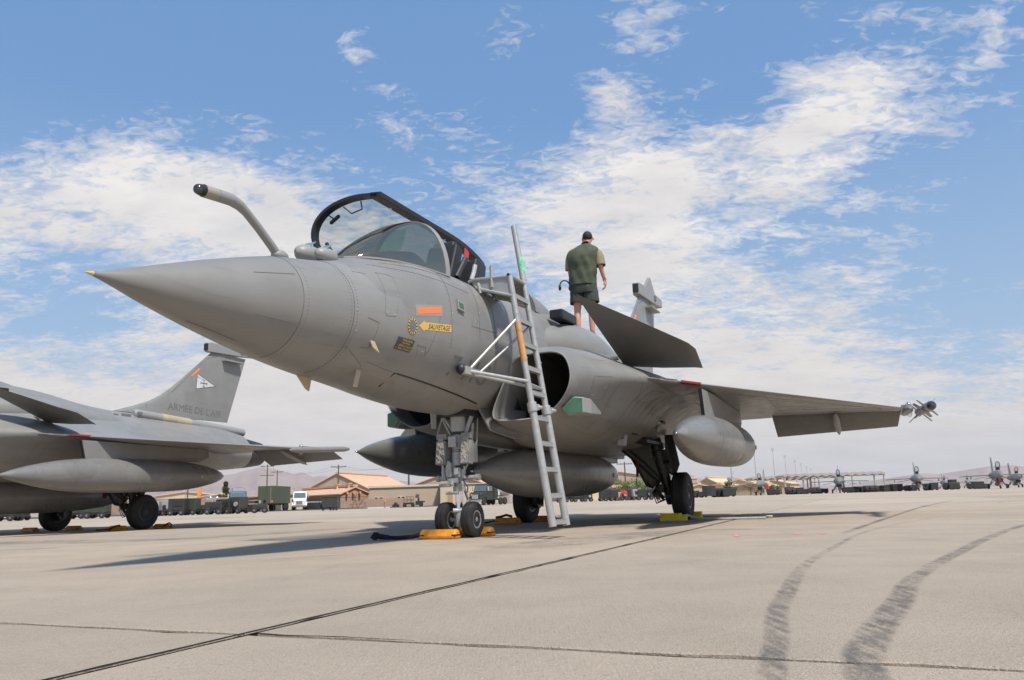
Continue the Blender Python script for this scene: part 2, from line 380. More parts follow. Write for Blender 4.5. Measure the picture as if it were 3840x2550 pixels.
def tank(name, x0, y, z, L, r, root, m=TANK, dz_=.0):
    prof = [(0, .004), (.08, .03), (.35, .115), (.8, .215), (1.3, .295), (1.9, .34), (2.5, .35), (3.5, .35), (4.2, .335), (4.8, .285), (5.3, .20), (5.6, .12), (5.75, .05), (5.8, .01)]
    tab = [(a/5.8*L, b_/.35*r) for a, b_ in prof]; pr = [(d, interp(tab, d)[0]) for d in [L*i/40 for i in range(41)]]
    b = B().lathe(pr, Pj(x0, y, z), Pj(1, 0, dz_), 40)
    o = b.obj(name, m, root)
    s = B()
    for d in (1.45, 2.9, 4.45):
        rr = interp(tab, d/5.8*L)[0]; s.lathe([(d/5.8*L-.0025, rr-.004), (d/5.8*L-.0025, rr+.0010), (d/5.8*L+.0025, rr+.0010), (d/5.8*L+.0025, rr-.004)], Pj(x0, y, z), Pj(1, 0, dz_), 40)
    tag(s.obj('joint_seam', LINE, o), kind='stuff')
    B().ball(Pj(x0-.005, y, z), .014, 8, 6).obj('tip', STEEL, o)
    B().cyl(Pj(x0+L*.82, y+r*.80, z-.02+dz_*L*.8), Pj(x0+L*.82, y+r*.87, z-.02+dz_*L*.8), .035, n=12).obj('filler_cap', TAN, o)
    return o
def wheel(name, c, r, wd, rimr, root, grooves=2, rimm=RIM, ax=(0,1,0)):
    """tyre with grooves, parented rim; axle along y"""
    e = Empty_at = None
    c = Vector(c); h = wd/2
    prof = [(-h*.80, rimr*1.0), (-h*.98, rimr*1.12), (-h, (rimr+r)/2), (-h*.93, r*.90), (-h*.74, r*.975)]
    xs = [-.58, -.22, .22, .58] if grooves > 2 else [-.32, .32]
    last = -.62
    for g in xs:
        prof += [(h*(g-.05), r), (h*(g-.03), r*.965), (h*(g+.03), r*.965), (h*(g+.05), r)]
    prof += [(h*.74, r*.975), (h*.93, r*.90), (h, (rimr+r)/2), (h*.98, rimr*1.12), (h*.80, rimr*1.0)]
    prof.sort(key=lambda p: p[0]) if False else None
    t = B().lathe(prof, c, ax, 40).obj(name, RUB, root)
    rp = [(-h*.82, rimr*.25), (-h*.45, rimr*.3), (-h*.35, rimr*.78), (-h*.84, rimr*.88), (-h*.90, rimr*1.03), (-h*.6, rimr*1.02), (h*.6, rimr*1.02), (h*.90, rimr*1.03), (h*.84, rimr*.88), (h*.35, rimr*.78), (h*.42, rimr*.34), (h*.95, rimr*.26), (h*.98, rimr*.12)]
    rb = B().lathe(rp, c, ax, 32)
    for i in range(8):
        a = 2*math.pi*i/8; d = Vector((math.cos(a), 0, math.sin(a)))*rimr*.56
        for s_ in (-1, 1): rb.cyl(c+d+Vector((0, s_*h*.3, 0)), c+d+Vector((0, s_*h*.52, 0)), rimr*.07, n=6)
    rb.obj('rim', rimm, t)
    return t

def build_jet():
    root = thing('fighter_jet')
    # --- nose, radome, fuselage
    B().loft([fus_ring(x, 32) for x in (0, .02, .04, .06)]).obj('nose_cap', GOLD, root)
    rad = B().loft([fus_ring(x) for x in [.062]+smooth_x(.09, 1.6, 30)]).obj('radome', RAD, root)
    for (x0, z0, x1, z1) in ((1.19, 2.144, 1.565, 2.211), (1.206, 1.823, 1.572, 1.809), (.79, 1.717, 1.236, 1.645)):
        tape = B(); line_on(tape, [(x0, z0), (x1, z1)], .003); tape.obj('lightning_strip', LINE, rad)
    fus = B().loft([fus_ring(x) for x in [1.604]+smooth_x(1.66, 14.4, 110)]).obj('fuselage', G, root)
    pl = B()
    ring_line(pl, 1.602, -90, 88, .0028); ring_line(pl, 2.13, -88, 80, .0024); ring_line(pl, 3.62, -15, 50); ring_line(pl, 4.23, 0, 60); ring_line(pl, 4.62, -5, 70, .0022); ring_line(pl, 5.6, 10, 60)
    for poly in PANELS: line_on(pl, poly)
    tag(pl.obj('panel_line', LINE, fus), kind='stuff')
    big_ = B()
    line_on(big_, [(2.965, 1.486), (2.952, 1.596), (3.28, 1.577), (4.0, 1.537), (4.82, 1.495)], .009)
    big_.obj('door_gap', BLK, fus)
    rv = B()
    for (x, z) in RIVETS: rv.ball(surf(x, z, .0), .007, 6, 4)
    tag(rv.obj('rivet', WHITE, fus), kind='stuff')
    fa = B()
    def dots(x, a0, a1, n):
        zc, w_, ht, hb, e1, e2 = interp(FUS, x)
        for k in range(n):
            a = R(lerp(a0, a1, k/(n-1))); c, s_ = math.cos(a), math.sin(a); e = e1 if s_ >= 0 else e2; h = ht if s_ >= 0 else hb
            p = Pj(x, w_*abs(c)**(2/e), zc+h*math.copysign(abs(s_)**(2/e), s_)); fa.ball(p, .0042, 5, 3)
    for x, a0, a1, n in ((2.10, -80, 80, 46), (2.17, -80, 80, 46), (1.65, -80, 80, 40), (3.59, -15, 50, 20), (4.60, -5, 70, 24), (4.26, 0, 60, 20)): dots(x, a0, a1, n)
    for i in range(30):
        x = 2.65+i*.045; fa.ball(surf(x, 2.665+.02*math.sin(i*.2), 0), .004, 5, 3); fa.ball(surf(x, 2.56, 0), .0035, 5, 3)
    for i in range(24): fa.ball(surf(2.9+i*.08, 1.60-i*.004, 0), .004, 5, 3)
    tag(fa.obj('fastener', LINE, fus), kind='stuff')
    # --- markings
    b = B(); decal_quad(b, ORP, .003, 10, 6); b.obj('orange_light_strip', ORANGE, fus)
    b = B(); o4 = ORP; fr = [(o4[0][0]-.03, o4[0][1]-.025), (o4[1][0]+.03, o4[1][1]-.025), (o4[2][0]+.03, o4[2][1]+.025), (o4[3][0]-.03, o4[3][1]+.025)]
    decal_quad(b, fr, .0015, 10, 6); b.obj('light_strip_frame', GL, fus)
    arr = B(); (ax0, az0), (ax1, az1), hh = ARW
    def am(u, v): return surf(lerp(ax0, ax1, u), lerp(az0, az1, u)+v*hh, .0025)
    N = 12
    for i in range(N):
        u0, u1 = .17+.83*i/N, .17+.83*(i+1)/N
        sh0 = .0; arr.add([am(u0, -.5), am(u1, -.5), am(u1, 0), am(u0, 0), am(u1, .5), am(u0, .5)], [(0, 1, 2, 3), (3, 2, 4, 5)])
    arr.add([am(0, 0), am(.17, -.75), am(.17, 0), am(.17, .75)], [(0, 1, 2), (0, 2, 3)])
    arr.obj('rescue_arrow', YDEC, fus, recalc=False)
    b = B(); 
    def on_arr(u, v): return (lerp(ax0, ax1, u), lerp(az0, az1, u)+v*hh)
    decal_text(b, 'SAUVETAGE', [on_arr(.26, -.34), on_arr(.93, -.34), on_arr(.97, .34), on_arr(.30, .34)], .005, .0, 0)
    b.obj('rescue_lettering', DDEC, fus, recalc=False)
    b = B(); ol = B()
    for i in range(28):
        a0, a1 = 2*math.pi*i/28, 2*math.pi*(i+1)/28
        q = [(HXC[0]+r_*math.cos(a), HXC[1]+r_*math.sin(a)*1.05) for r_, a in ((.074, a0), (.074, a1), (.052, a1), (.052, a0))]
        (b if i % 2 else ol).add([surf(x, z, .003) for x, z in q], [(0, 1, 2, 3)])
    b.obj('striped_ring', YDEC, fus, recalc=False); ol.obj('striped_ring', DDEC, fus, recalc=False)
    b = B(); q = [(HXC[0]+.05*math.cos(2*math.pi*i/20), HXC[1]+.053*math.sin(2*math.pi*i/20)) for i in range(20)]
    b.add([surf(*HXC, .003)]+[surf(x, z, .003) for x, z in q], [(0, i+1, (i+1) % 20+1) for i in range(20)]); b.obj('rescue_window', GD, fus, recalc=False)
    b = B(); decal_quad(b, PLT, .003); b.obj('instruction_plate', DDEC, fus)
    f = quad_map(PLT); b = B()
    for k, (t_, u0, u1) in enumerate((('POUR LIBERER', .30, .90), ("L'EQUIPAGE", .30, .80), ('1  BRISER LA GLACE', .10, .95), ("2. TIRER L'ANNEAU", .05, .95))):
        v1 = .90-.225*k; v0 = v1-.15
        decal_text(b, t_, [f(u0, v0), f(u1, v0), f(u1, v1), f(u0, v1)], .006)
    b.obj('instruction_lettering', YDEC, fus, recalc=False)
    b = B(); decal_text(b, '7-HG', [(3.70, 1.66), (4.60, 1.66), (4.62, 1.87), (3.74, 1.87)], .004); b.obj('code_lettering', FADE, fus, recalc=False)
    b = B(); b.add([surf(*p, .003) for p in ((5.75, 2.84), (6.0, 2.86), (5.92, 2.74), (5.80, 2.66))], [(0, 1, 2, 3)])
    b.obj('danger_mark', RED, fus, recalc=False)
    b = B()
    for x0 in (6.05,):
        b.add([surf(*p, .0016) for p in ((5.70, 2.86), (6.06, 2.88), (5.66, 2.52))], [(0, 1, 2)])
    b.obj('danger_mark_edge', GL, fus, recalc=False)
    s4 = [(3.74, 2.34), (3.87, 2.33), (3.87, 2.43), (3.74, 2.44)]
    b = B(); b.loft([[surf(x, z, .0) for x, z in s4], [surf(x, z, .026) for x, z in s4]]); b.obj('formation_lamp', GL, fus)
    b = B(); decal_quad(b, [(3.76, 2.36), (3.85, 2.35), (3.85, 2.41), (3.76, 2.42)], .028, 2, 2); b.obj('lamp_glass', GREEN, fus)
    # --- air data fins under the nose
    for q, m_ in (([(2.12, -.10, 1.56), (2.36, -.10, 1.50), (2.36, -.12, 1.40), (2.31, -.12, 1.42)], TAN), ([(2.50, .30, 1.64), (2.56, .30, 1.62), (2.52, .28, 1.42), (2.46, .28, 1.42)], TAN), ([(2.36, .47, 1.90), (2.46, .50, 1.80), (2.49, .53, 1.70), (2.42, .51, 1.74)], TAN)):
        b = B().prism([Pj(*p) for p in q], (0, -1, .1), .012); b.obj('air_data_vane', m_, root, smooth=False)
    b = B(); b.prism([Pj(4.33, 0, 1.40), Pj(4.44, 0, 1.40), Pj(4.43, 0, 1.20), Pj(4.36, 0, 1.20)], (0, 1, 0), .02); b.obj('blade_antenna', GL, root, smooth=False)
    # --- refuelling probe
    P_ = [(2.02, -.2, 2.56), (1.93, -.2, 2.63), (1.75, -.2, 2.75), (1.60, -.2, 2.84), (1.52, -.2, 2.875), (1.42, -.2, 2.892), (1.26, -.2, 2.878)]
    o = B().tube([Pj(*p) for p in P_], .04, 18, [.040, .038, .037, .038, .045, .052, .052]).obj('refuelling_probe', GL, root)
    def pt(x): return Pj(x, -.2, 2.878-(1.26-x)*.10)
    B().tube([pt(1.255), pt(1.12)], .053, 18).obj('probe_collar', mat('probe_collar_grey', (.33, .30, .25), .4), o)
    B().tube([pt(1.12), pt(1.08)], .047, 18, [.050, .044]).obj('probe_ring', BLK, o)
    B().ball(pt(1.075), .043, 14, 10).obj('probe_tip', PTIP, o)
    b = B().ball(Pj(2.03, -.2, 2.575), .068, 16, 10, (1.4, .9, .8)); b.obj('probe_fairing', GL, o)
    # --- infrared and television housings ahead of the windscreen
    for (x, y, z, s_) in ((2.30, .10, 2.60, 1.), (2.36, -.14, 2.66, 1.25)):
        oo = B().ball(Pj(x, y, z), .075*s_, 16, 10, (2.0, 1., 1.)).obj('optic_housing', GL, root)
        b = B().prism([Pj(x-.09*s_, y+.05*s_, z+.02), Pj(x-.06*s_, y-.05*s_, z+.02), Pj(x+.00*s_, y-.05*s_, z+.09*s_), Pj(x-.00*s_, y+.05*s_, z+.09*s_)], Pj(.5, 0, .5).normalized(), .03)
        b.obj('optic_window', CYAN, oo, smooth=False)
    # --- windscreen
    WS = [(2.60, .02, .02, 2.68), (2.72, .18, .09, 2.69), (2.95, .31, .24, 2.71), (3.2, .40, .40, 2.72), (3.5, .46, .56, 2.73), (3.83, .50, .69, 2.74)]
    def wr(x, g=0.):
        w_, h, z0 = interp(WS, x); return [Pj(x, (w_+g)*math.copysign(abs(math.cos(a))**.92, math.cos(a)), z0+(h+g)*math.sin(a)**.95) for a in [math.pi*i/24 for i in range(25)]]
    B().loft([wr(x) for x in smooth_x(2.60, 3.83, 22)], closed=False).obj('windscreen', GLS, root)
    fr = []
    for x in (3.80, 3.865):
        pass
    ra, rb = wr(3.80, .004), wr(3.83, .006); rc = [Vector(p)+Vector((.06, 0, 0)) for p in wr(3.83, -.004)]; rd = [Vector(p)+Vector((.02, 0, 0)) for p in wr(3.83, -.03)]
    B().loft([ra, [Vector(p)+Vector((.05, 0, 0)) for p in rb], rc, rd, wr(3.80, -.012), ra], closed=False).obj('windscreen_bow', GL, root)
    b = B(); e_ = [wr(x, .004) for x in smooth_x(2.62, 3.83, 14)]
    for side in (0, -1):
        b.tube([r_[side] for r_ in e_], .012, 6)
    b.obj('windscreen_frame', GL, root)
    # cockpit: dark tub, panel hood, display glass, seat
    b = B().loft([fus_ring(x, 72, .004)[12:25] for x in smooth_x(3.1, 6.45, 14)], closed=False); b.obj('cockpit_floor', BLK, root)
    b = B().loft([[Pj(x, y_*w_, z0+h*(1-abs(y_)**3)) for y_ in [i/8-1 for i in range(17)]] for x, w_, h, z0 in ((3.0, .22, .06, 2.77), (3.35, .33, .16, 2.79), (3.62, .38, .22, 2.8), (3.66, .38, .0, 2.8))], closed=False)
    b.obj('instrument_hood', BLK, root)
    b = B().prism([Pj(3.48, -.14, 2.98), Pj(3.48, .14, 2.98), Pj(3.62, .13, 3.27), Pj(3.62, -.13, 3.27)], (1, 0, -.4), .006); b.obj('head_up_display', glass('display_glass', (.72, .95, .75), .03, .12), root, smooth=False)
    st = B().box(Pj(4.60, 0, 3.08), (.16, .40, .62), Matrix.Rotation(R(22), 3, 'Y')).obj('ejection_seat', BLK, root, bevel=.03, smooth=False)
    b = B().box(Pj(4.70, 0, 3.34), (.14, .30, .18), Matrix.Rotation(R(22), 3, 'Y')); b.obj('headrest', GEARD, st, bevel=.03, smooth=False)
    b = B().tube([Pj(4.35, .33, 2.88), Pj(4.42, .35, 3.0), Pj(4.52, .36, 3.14)], .035, 10); b.tube([Pj(4.66, .34, 2.85), Pj(4.72, .35, 3.02), Pj(4.80, .36, 3.2)], .03, 8); b.obj('seat_piston', GEARD, st)
    B().tube([Pj(4.50, .44, 2.87), Pj(4.55, .45, 2.98), Pj(4.58, .45, 3.06)], .026, 10).obj('oxygen_canister', WHITE, st)
    B().box(Pj(4.62, .32, 3.22), (.10, .01, .13), Matrix.Rotation(R(15), 3, 'Y')).obj('seat_warning_mark', RED, st, smooth=False)
    b = B().box(Pj(5.05, .05, 3.02), (.22, .50, .50), Matrix.Rotation(R(12), 3, 'Y')); b.box(Pj(5.6, 0, 2.92), (.8, .5, .14)); b.obj('cockpit_rear_deck', GEARD, root, bevel=.03, smooth=False)
    # --- canopy, swung open to starboard
    th = R(77); W_, H_, hz_ = .44, .78, 2.86
    def cp(x, a, g=0.):
        s_ = 1 if x < 5.2 else math.sqrt(max(.0, 1-((x-5.2)/1.25)**2*.75))
        y = (W_*s_+g)*math.cos(a)+0; z = (H_*s_+g)*math.sin(a); dy = y+W_; dz_ = z
        return Pj(x, -W_+dy*math.cos(th)-dz_*math.sin(th), hz_+dy*math.sin(th)+dz_*math.cos(th))
    A = [math.pi*i/28 for i in range(29)]
    B().loft([[cp(x, a) for a in A] for x in smooth_x(3.70, 6.1, 16)], closed=False).obj('canopy_glass', GLC, root)
    b = B()
    arc = [cp(3.66, a, .0) for a in A]; b.loft([[cp(x, a, g) for a in A] for x, g in ((3.60, -.022), (3.60, .014), (3.70, .014), (3.70, -.022), (3.60, -.022))], closed=False)
    cf = b.obj('canopy_arch', BLK, root)
    def bar(a, y0, w_, t_):
        b = B(); pts = []
        for x in smooth_x(3.60, 6.22, 20):
            p = cp(x, a) ; q = cp(x, a+(.24 if a < 1 else -.24), -.01); n_ = (Vector(q)-Vector(p)).normalized(); s__ = Vector((1, 0, 0)).cross(n_)
            pts.append([Vector(p)-n_*.05+s__*t_, Vector(p)-n_*.05-s__*t_, Vector(p)+n_*w_-s__*t_, Vector(p)+n_*w_+s__*t_])
        b.loft(pts); return b.obj('canopy_rail', BLK, root, smooth=False, bevel=.006)
    rail = bar(0, 0, .09, .03); bar(math.pi, 0, .06, .03)
    b = B().loft([[cp(x, a, g) for a in A] for x, g in ((6.1, -.03), (6.1, .01), (6.22, .005), (6.22, -.04), (6.1, -.03))], closed=False); b.obj('canopy_arch', BLK, root)
    kn = B()
    for x in (3.95, 4.75, 5.2, 5.65): kn.cyl(cp(x, .05, -.03), cp(x, .05, -.06), .012, n=8)
    tag(kn.obj('latch_pin', STEEL, rail), kind='stuff')
    for a, dx in ((R(62), 0), (R(118), 0)):
        c = cp(3.74, a, -.09); q = cp(3.74, a+.09, -.09)-cp(3.74, a-.09, -.09)
        b = B().tube([c-q*.95, c-q*.8, c+q*.8, c+q*.95], .02, 10, [.008, .022, .022, .008]); b.cyl(c, cp(3.68, a, .0), .008, n=6); b.obj('mirror', BLK, cf)
    b = B().tube([cp(3.72, R(22), -.02), cp(3.76, R(24), -.10), cp(3.76, R(38), -.12), cp(3.72, R(42), -.02)], .009, 8); b.obj('grab_handle', BLK, cf)
    # --- dorsal fairing
    DF = [(6.50, .40, .30, 3.02), (6.7, .40, .29, 3.02), (7.1, .37, .24, 3.03), (7.6, .30, .15, 3.03), (8.1, .20, .05, 3.02), (8.5, .12, -.01, 3.0)]
    def dr(x, g=0): w_, h, z0 = interp(DF, x); return [Pj(x, (w_+g)*math.cos(a), z0-.1+(h+.1+g)*math.sin(a)) for a in [math.pi*i/20 for i in range(21)]]
    B().loft([dr(x) for x in smooth_x(6.5, 8.5, 16)], closed=False).obj('dorsal_fairing', G, root)
    b = B(); rr = dr(6.5, -.004); b.add(rr, [tuple(range(21))]); b.obj('fairing_bulkhead', GD, root, recalc=False)
    # side sill fillet below the canopy opening, towards the fairing
    b = B().box(Pj(6.98, .62, 2.90), (.58, .20, .13)); ob = b.obj('side_antenna', BLK, root, bevel=.02, smooth=False)
    # --- intake trunks
    for s_ in (1, -1):
        rings = [nac_ring(x) for x in [5.35, 5.38, 5.45]+smooth_x(5.55, 14.4, 60)]
        t_ = flip(B().loft(rings, caps=False), s_).obj('intake_trunk', G, root)
        if s_ > 0:
            bm_ = bmesh.new(); bm_.from_mesh(t_.data); bv = BVHTree.FromBMesh(bm_); bm_.free(); tl = B()
            def onto(p, d):
                h = bv.ray_cast(p, d); return h[0]+h[1]*.0008*(1 if h[1].dot(d) < 0 else -1) if h[0] is not None else None
            for poly in ([(5.9, 1.86), (6.35, 1.90), (6.38, 1.62), (5.95, 1.58), (5.9, 1.86)], [(6.6, 1.96), (6.6, 1.25)], [(7.4, 1.9), (7.35, 1.22)], [(7.6, 1.85), (8.1, 1.86), (8.05, 1.5), (7.6, 1.48), (7.6, 1.85)], [(8.4, 1.9), (8.35, 1.25)],
                         [(6.7, 1.42), (7.3, 1.40), (7.3, 1.26)], [(7.0, 2.0), (7.5, 1.70), (7.9, 1.72)], [(8.5, 1.62), (9.4, 1.60), (9.5, 1.3)], [(5.75, 1.32), (6.6, 1.25), (8.4, 1.2)], [(6.1, 2.1), (6.5, 2.14)], [(9.1, 1.75), (9.15, 1.35)]):
                q = []
                for a, c in zip(poly[:-1], poly[1:]):
                    k = max(1, int(math.dist(a, c)/.05))
                    for i in range(k+1):
                        h = onto(Pj(lerp(a[0], c[0], i/k), 3., lerp(a[1], c[1], i/k)), Vector((0, 1, 0)))
                        if h is not None: q.append(h)
                if len(q) > 1: tl.tube(q, .0019, 4)
            tag(tl.obj('panel_line', LINE, t_), kind='stuff'); rv = B(); rd = random.Random(2)
            for k in range(60):
                h = onto(Pj(rd.uniform(5.6, 9.6), 3., rd.uniform(1.25, 2.0)), Vector((0, 1, 0)))
                if h is not None: rv.ball(h, .0055, 5, 4)
            tag(rv.obj('rivet', WHITE, t_), kind='stuff')
        ins = [nac_ring(5.35), nac_ring(5.335, .985), nac_ring(5.35, .955), nac_ring(5.5, .92), nac_ring(6.2, .80), nac_ring(7.2, .62)]
        b = flip(B().loft(ins[:3], caps=False), s_); b.obj('intake_lip', GL, t_)
        b = flip(B().loft(ins[2:4]+[nac_ring(5.8, .86)], caps=False), s_); b.obj('intake_inner_wall', G, t_)
        b = flip(B().loft([nac_ring(5.8, .86)]+ins[4:], caps=False), s_); k = len(b.v)//3; b.f.append(tuple(range(len(b.v)-k, len(b.v)))); b.obj('intake_duct', DUCT_SHADE, t_)
        # blister with its green panel
        pt_ = [(5.45, 1.10, 1.44), (5.49, 1.25, 1.575), (5.54, 1.355, 1.565), (5.54, 1.355, 1.385), (5.48, 1.18, 1.35)]
        b = B().loft([[Pj(*p) for p in pt_], [Pj(5.75, 1.2, 1.46), Pj(5.75, 1.30, 1.58), Pj(5.78, 1.37, 1.565), Pj(5.78, 1.37, 1.385), Pj(5.75, 1.22, 1.36)], [Pj(6.4, 1.2, 1.45), Pj(6.4, 1.27, 1.48), Pj(6.4, 1.29, 1.47), Pj(6.4, 1.29, 1.43), Pj(6.4, 1.2, 1.43)]])
        bl = flip(b, s_).obj('side_blister', GL, root, smooth=False, bevel=.012)
        c_ = sum((Vector(p) for p in pt_), Vector())/5
        gp = [c_+(Vector(p)-c_)*.88+Vector((-.012, .004, 0)) for p in pt_]
        flip(B().prism([Pj(*p) for p in gp], (-1, -.2, 0), .004), s_).obj('green_panel', GREEN, bl, smooth=False)
        SH = [(6.1, .34, 2.42, .20), (6.6, .44, 2.46, .27), (7.0, .53, 2.50, .325), (7.4, .58, 2.52, .35), (7.9, .60, 2.52, .35), (8.5, .58, 2.48, .33), (9.2, .54, 2.42, .30), (10.4, .44, 2.34, .26), (11.6, .35, 2.3, .2)]
        def shr(x): yc, zc, r_ = interp(SH, x); return [Pj(x, yc+r_*math.cos(2*math.pi*i/36), zc+r_*math.sin(2*math.pi*i/36)*.98) for i in range(36)]
        flip(B().loft([shr(x) for x in smooth_x(6.1, 11.6, 36)]), s_).obj('canard_shoulder', G, root)
    # --- canards
    for s_ in (1, -1):
        b = B()
        secs = [((6.15, 1.11, 2.99), (7.80, 1.24, 2.26), .018), ((6.80, 1.72, 2.70), (7.95, 1.75, 2.21), .018), ((7.28, 2.18, 2.47), (8.07, 2.20, 2.19), .017), ((7.42, 2.26, 2.43), (8.08, 2.26, 2.18), .016), ((7.62, 2.31, 2.38), (8.09, 2.305, 2.175), .01)]
        foil(b, secs, 12); flip(b, s_).obj('canard', COMP, root, ang=50)
        flip(B().tube([Pj(7.62, .80, 2.38), Pj(7.62, 1.21, 2.37)], .04, 14), s_).obj('canard_pivot', G, root)
    # --- wings
    for s_ in (1, -1):
        wv = B()
        def zl(y): return 2.02-.085*(y-1.2) if y < 2.3 else 1.926-.082*(y-2.3)
        def lex(y): return 7.27+(y-1.75)*1.283
        secs = []
        for y in (1.0, 1.75, 2.3, 3.0, 3.8, 4.5, 4.93):
            le = (max(6.9, lex(y)), y, zl(y)); te = (lerp(12.28, 12.5, (y-1)/3.93), y, lerp(1.84, 1.77, (y-1)/3.93)); secs.append((le, te, .026))
        foil(wv, secs, 16); wo = flip(wv, s_).obj('wing', G, root, ang=30)
        if s_ > 0:
            bm_ = bmesh.new(); bm_.from_mesh(wo.data); bv = BVHTree.FromBMesh(bm_); bm_.free(); tl = B(); rv = B()
            for poly in ([(9.0, 3.0), (12.2, 3.0)], [(9.6, 3.0), (11.3, 4.6)], [(8.6, 2.45), (11.6, 4.8)], [(10.6, 3.0), (10.7, 3.9)], [(11.2, 3.0), (11.4, 4.6), (12.3, 4.6)], [(9.3, 1.9), (11.9, 1.9)], [(8.4, 2.1), (8.9, 1.6), (10.2, 1.6)], [(11.9, 3.0), (12.0, 4.8)], [(10.9, 3.4), (11.2, 3.4), (11.2, 3.6), (10.9, 3.6), (10.9, 3.4)]):
                q = []
                for a, c in zip(poly[:-1], poly[1:]):
                    k = max(1, int(math.dist(a, c)/.06))
                    for i in range(k+1):
                        h_ = bv.ray_cast(Pj(lerp(a[0], c[0], i/k), lerp(a[1], c[1], i/k), 0.), Vector((0, 0, 1)))
                        if h_[0] is not None:
                            q.append(h_[0]-Vector((0, 0, .0006)))
                            if i % 2: rv.ball(h_[0]+Vector((0, .02, 0)), .0045, 5, 3)
                if len(q) > 1: tl.tube(q, .002, 4)
            tag(tl.obj('panel_line', LINE, wo), kind='stuff'); tag(rv.obj('fastener', LINE, wo), kind='stuff')
        e1 = B(); foil(e1, [((12.26, .95, 1.85), (13.15, .95, 1.83), .035), ((12.36, 2.70, 1.82), (13.08, 2.70, 1.84), .03)], 8); flip(e1, s_).obj('elevon', G, root)
        e2 = B(); foil(e2, [((12.26, 2.74, 1.815), (12.98, 2.74, 1.45), .03), ((12.42, 4.92, 1.76), (13.10, 4.86, 1.53), .03)], 8); flip(e2, s_).obj('elevon', COMP, root)
        b = B().lathe([(0, .005), (.1, .04), (.35, .06), (.8, .055), (1.0, .03), (1.12, .004)], Pj(11.95, 3.85, 1.745), Pj(.75, 0, -.22), 14); flip(b, s_).obj('actuator_fairing', GL, root)
        # leading edge lamp section
        def leb(y0, y1, m, nm):
            b = B(); pts = [[Pj(lex(y)-.004, y, zl(y)+.006), Pj(lex(y)+.05, y, zl(y)+.030), Pj(lex(y)+.04, y, zl(y)-.027), Pj(lex(y)-.004, y, zl(y)-.007)] for y in (y0, (y0+y1)/2, y1)]
            b.loft(pts); flip(b, s_).obj(nm, m, wo, smooth=False)
        leb(1.84, 2.02, GL, 'landing_lamp_cover'); leb(2.06, 2.28, mat('slat_lock_red', (.17, .012, .022), .5), 'slat_lock')
        # tank pylon
        b = B().loft([[Pj(x, 2.30+t_*k, z) for x, z, k in ((7.75, 1.84, .4), (7.86, 1.46, .4), (8.6, 1.47, 1.), (10.9, 1.49, 1.), (11.25, 1.62, .5), (11.2, 1.80, .5), (8.6, 1.84, 1.))] for t_ in (-.055, .055)])
        py = flip(b, s_).obj('pylon', G, root, smooth=False, bevel=.01)
        b = B().prism([Pj(7.740, 2.323, 1.84), Pj(7.850, 2.323, 1.46), Pj(7.875, 2.323, 1.46), Pj(7.765, 2.323, 1.84)], (0, 1, 0), .046); flip(b, s_).obj('pylon_edge', BLK, py, smooth=False)
        # wing tip rail
        b = B().lathe([(0, .01), (.10, .045), (.25, .065), (2.1, .065), (2.3, .04)], Pj(10.85, 5.0, 1.645), Pj(3., -.02, .17), 12)
        rl = flip(b, s_).obj('tip_rail', G, root)
        flip(B().ball(Pj(11.25, 5.0, 1.745), .05, 12, 8), s_).obj('beacon', LENS, rl); flip(B().ball(Pj(11.25, 5.0, 1.59), .045, 12, 8), s_).obj('beacon', LENS, rl)
        B().box(Pj(12.0, 4.96*s_, 1.73), (1.4, .12, .05)).obj('rail_root', G, rl, smooth=False)
        # missile: the port rail carries one
        if s_ < 0: continue
        ax_ = Pj(3., -.02, .17).normalized(); p0 = Pj(9.35, 5.22, 1.54)
        b = B().lathe([(.0, .012), (.03, .042), (.09, .064)], p0, ax_, 20); ms = flip(B().lathe([(.09, .065), (.3, .070), (3.0, .07), (3.02, .05)], p0, ax_, 20), s_).obj('missile', GL, root)
        flip(b, s_).obj('seeker_dome', PTIP, ms)
        for d0, ch, sp in ((.75, .30, .10), (1.6, .8, .09), (2.7, .32, .17)):
            b = B()
            for k in range(4):
                a = R(45+90*k); u = Vector((0, math.cos(a), math.sin(a))); q = p0+ax_*d0
                b.prism([q+u*.07, q+ax_*ch*.35+u*(.08+sp), q+ax_*ch+u*(.08+sp), q+ax_*ch+u*.07], u.cross(ax_), .008)
            flip(b, s_).obj('missile_fin', GL, ms, smooth=False)
        B().lathe([(.45, .0715), (1.15, .0715)], p0, ax_, 20).obj('missile_band', BLK, ms)
    # --- tanks
    tank('drop_tank', 6.08, 2.30, 1.12, 5.7, .35, root, TANK, .012)
    o = tank('drop_tank', 6.18, -2.30, 1.14, 5.7, .35, root, TANK, .012)
    tank('drop_tank', 5.28, 0, .755, 5.8, .35, root, TANK, .008)
    b = B().box(Pj(9.1, 0, 1.17), (4.3, .30, .15)); b.box(Pj(10.2, 0, 1.06), (1.6, .18, .1)); b.obj('centre_pylon', G, root, smooth=False, bevel=.01)
    # --- fin
    LEc = [(10.3, 2.72), (10.4, 2.84), (11.0, 3.02), (11.5, 3.20), (11.83, 3.38), (12.2, 3.64), (12.55, 3.93), (12.9, 4.23), (13.25, 4.52), (13.58, 4.80)]
    secs = []
    for (x, z) in LEc[1:]:
        tx = lerp(14.28, 14.98, (z-2.72)/(4.80-2.72)); secs.append((x, z, tx))
    rings = []
    for x, z, tx in secs:
        ch = tx-x; th_ = .020; r_ = []; n = 12
        for i in range(2*n):
            u = i/n if i <= n else (2*n-i)/n; q = 1 if i <= n else -1; u2 = .5-.5*math.cos(math.pi*u)
            y_ = min(.11, th_*ch)*2.2*(1.48*math.sqrt(u2)-.63*u2-1.76*u2*u2+1.42*u2**3-.5*u2**4); r_.append(Pj(lerp(x, tx, u2), q*y_, z))
        rings.append(r_)
    fn = B().loft(rings).obj('fin', G, root, ang=50)
